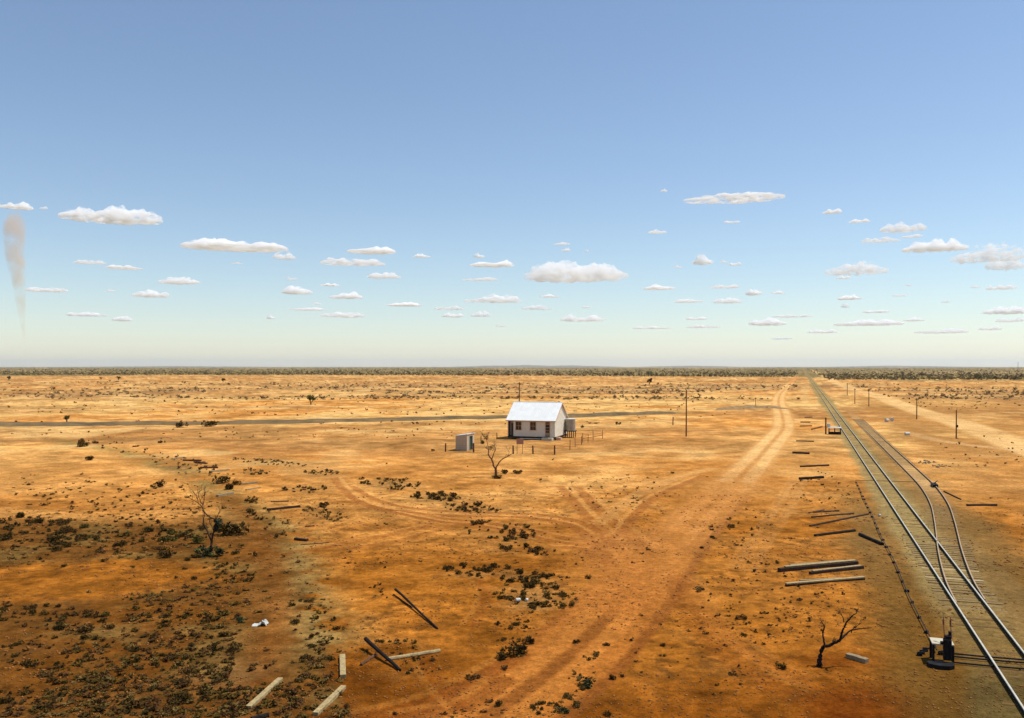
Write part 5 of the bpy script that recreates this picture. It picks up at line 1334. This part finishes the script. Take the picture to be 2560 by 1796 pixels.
def cloud(i, cx, cy, w, h):
    elev = max(HY - (cy + h / 2), 40) / F; D = CB / elev; W_ = w / F * D; rs = np.random.default_rng(100 + i)
    dep = W_ * rs.uniform(.42, .6); Hh = .70 * max(h / F * D - dep * elev * .8, .38 * h / F * D)
    nx, ny = 72, 20
    U_, V2 = np.meshgrid(np.linspace(-1, 1, nx), np.linspace(-1, 1, ny))
    edge = np.clip(1 - U_ ** 2, 0, 1) ** .42
    half = edge * (0.75 + .5 * fbm(U_ * 3 + i, V2 * 1.2, i, 3))
    x = U_ * W_ / 2; y = V2 * half * dep / 2
    prof = np.clip(1 - V2 ** 2, 0, 1) ** .6 * edge ** .7
    nb = max(2, int(rs.integers(2, 4) + w / 60)); lump = np.zeros_like(U_)
    for k in range(nb):
        c = rs.uniform(-.75, .75); s_ = rs.uniform(.16, .42); lump = np.maximum(lump, rs.uniform(.55, 1.0) * np.exp(-((U_ - c) / s_) ** 2 - ((V2 - rs.uniform(-.4, .4)) / .9) ** 2))
    bil = fbm(U_ * max(w, 40) / 24. + 7 * i, V2 * 2.5, 50 + i, 2)
    top = Hh * prof * (.40 + .85 * lump) * (.60 + .95 * bil); bot = -Hh * .34 * prof * (.3 + 1.4 * fbm(U_ * w / 20., V2 * 3 + i, 70 + i, 3))
    V = np.vstack([np.stack([x.ravel(), y.ravel(), top.ravel()], 1), np.stack([x.ravel(), y.ravel(), bot.ravel()], 1)])
    Q = []
    def idx(j, k, s_): return s_ * nx * ny + j * nx + k
    for j in range(ny - 1):
        for k in range(nx - 1):
            Q.append((idx(j, k, 0), idx(j, k + 1, 0), idx(j + 1, k + 1, 0), idx(j + 1, k, 0))); Q.append((idx(j, k, 1), idx(j + 1, k, 1), idx(j + 1, k + 1, 1), idx(j, k + 1, 1)))
    for k in range(nx - 1):
        Q.append((idx(0, k, 0), idx(0, k, 1), idx(0, k + 1, 1), idx(0, k + 1, 0))); Q.append((idx(ny - 1, k, 0), idx(ny - 1, k + 1, 0), idx(ny - 1, k + 1, 1), idx(ny - 1, k, 1)))
    for j in range(ny - 1):
        Q.append((idx(j, 0, 0), idx(j + 1, 0, 0), idx(j + 1, 0, 1), idx(j, 0, 1))); Q.append((idx(j, nx - 1, 0), idx(j, nx - 1, 1), idx(j + 1, nx - 1, 1), idx(j + 1, nx - 1, 0)))
    me = np_mesh('cloud', V / W_, np.array(Q), cloud_mat((5.2 if h > 26 else 6.2) / (h / F * D) * (.6 + .4 * min(1, h / 24)), int(rs.integers(0, 3))))
    o = link('cloud', me); o.scale = (W_, W_, W_); o.location = ((cx - HX) / F * D, D, H + CB); o.rotation_euler = (0, 0, math.atan2(-(cx - HX) / F, 1) * 1.0)
    lab = CLABEL.get((cx, cy))
    if not lab:
        side = 'far left' if cx < 500 else 'left' if cx < 1000 else 'middle' if cx < 1550 else 'right' if cx < 2100 else 'far right'
        band = 'higher' if cy < 640 else 'middle height' if cy < 740 else 'lowest'
        size = 'flat' if w / h > 5.5 else 'rounded' if w / h < 3.2 else 'small'
        lab = '%s white fair weather cloud at %s among the %s clouds' % (size, band.replace('middle height', 'middle height'), side)
    tag(o, lab, 'cloud', 'fair weather clouds over the plain')
for i, c in enumerate(CLOUDS): cloud(i, *c)

def dust_devil():
    D = 1500.; k = D / F
    prof = [(917, 66, 1.5), (880, 64, 3), (825, 59, 7), (785, 54, 15), (740, 50, 22), (700, 46, 29), (660, 41, 37), (620, 36, 43), (585, 34, 46), (555, 34, 50), (535, 35, 44), (518, 36, 26), (505, 37, 6)]
    prof = [(p, c + 2, w) for p, c, w in prof]
    pts = [((c - HX) * k, 0, (HY - p) * k) for p, c, w in prof]; rad = [w * k * .52 for p, c, w in prof]
    x0 = pts[0][0]; pts = [(a - x0, b, c) for a, b, c in pts]
    fine = smooth([(*p, r) for p, r in zip(pts, rad)], 4)
    mb = MB(); n = 20
    for j, (a, b, c, r) in enumerate(fine):
        for q_ in range(n):
            t = 2 * math.pi * q_ / n; rr = max(r, .4) * (1 + .22 * (float(vnoise(np.array([q_ * .8 + j * .35]), np.array([j * .5]), 5)[0]) - .5))
            mb.v.append((a + rr * math.cos(t), b + rr * math.sin(t), c))
    for j in range(len(fine) - 1):
        for q_ in range(n): mb.f.append((j * n + q_, j * n + (q_ + 1) % n, (j + 1) * n + (q_ + 1) % n, (j + 1) * n + q_))
    mb.f.append(tuple(range(n))[::-1]); mb.f.append(tuple((len(fine) - 1) * n + q_ for q_ in range(n)))
    o = mb.build('dust_devil', vol_mat("dust", (.97, .70, .38), .017, .2, .03)); o.location = (x0, D, 0); tag(o, 'pale brown column of whirling dust rising at the far left', 'dust devil')
dust_devil()
def haze():
    mb = MB(); mb.box((0, 0, 178), (96000, 96000, 364)); o = mb.build('haze', vol_mat("air_haze", (.87, .95, 1.0), 2.7e-5, .3)); tag(o, kind='stuff')
haze()
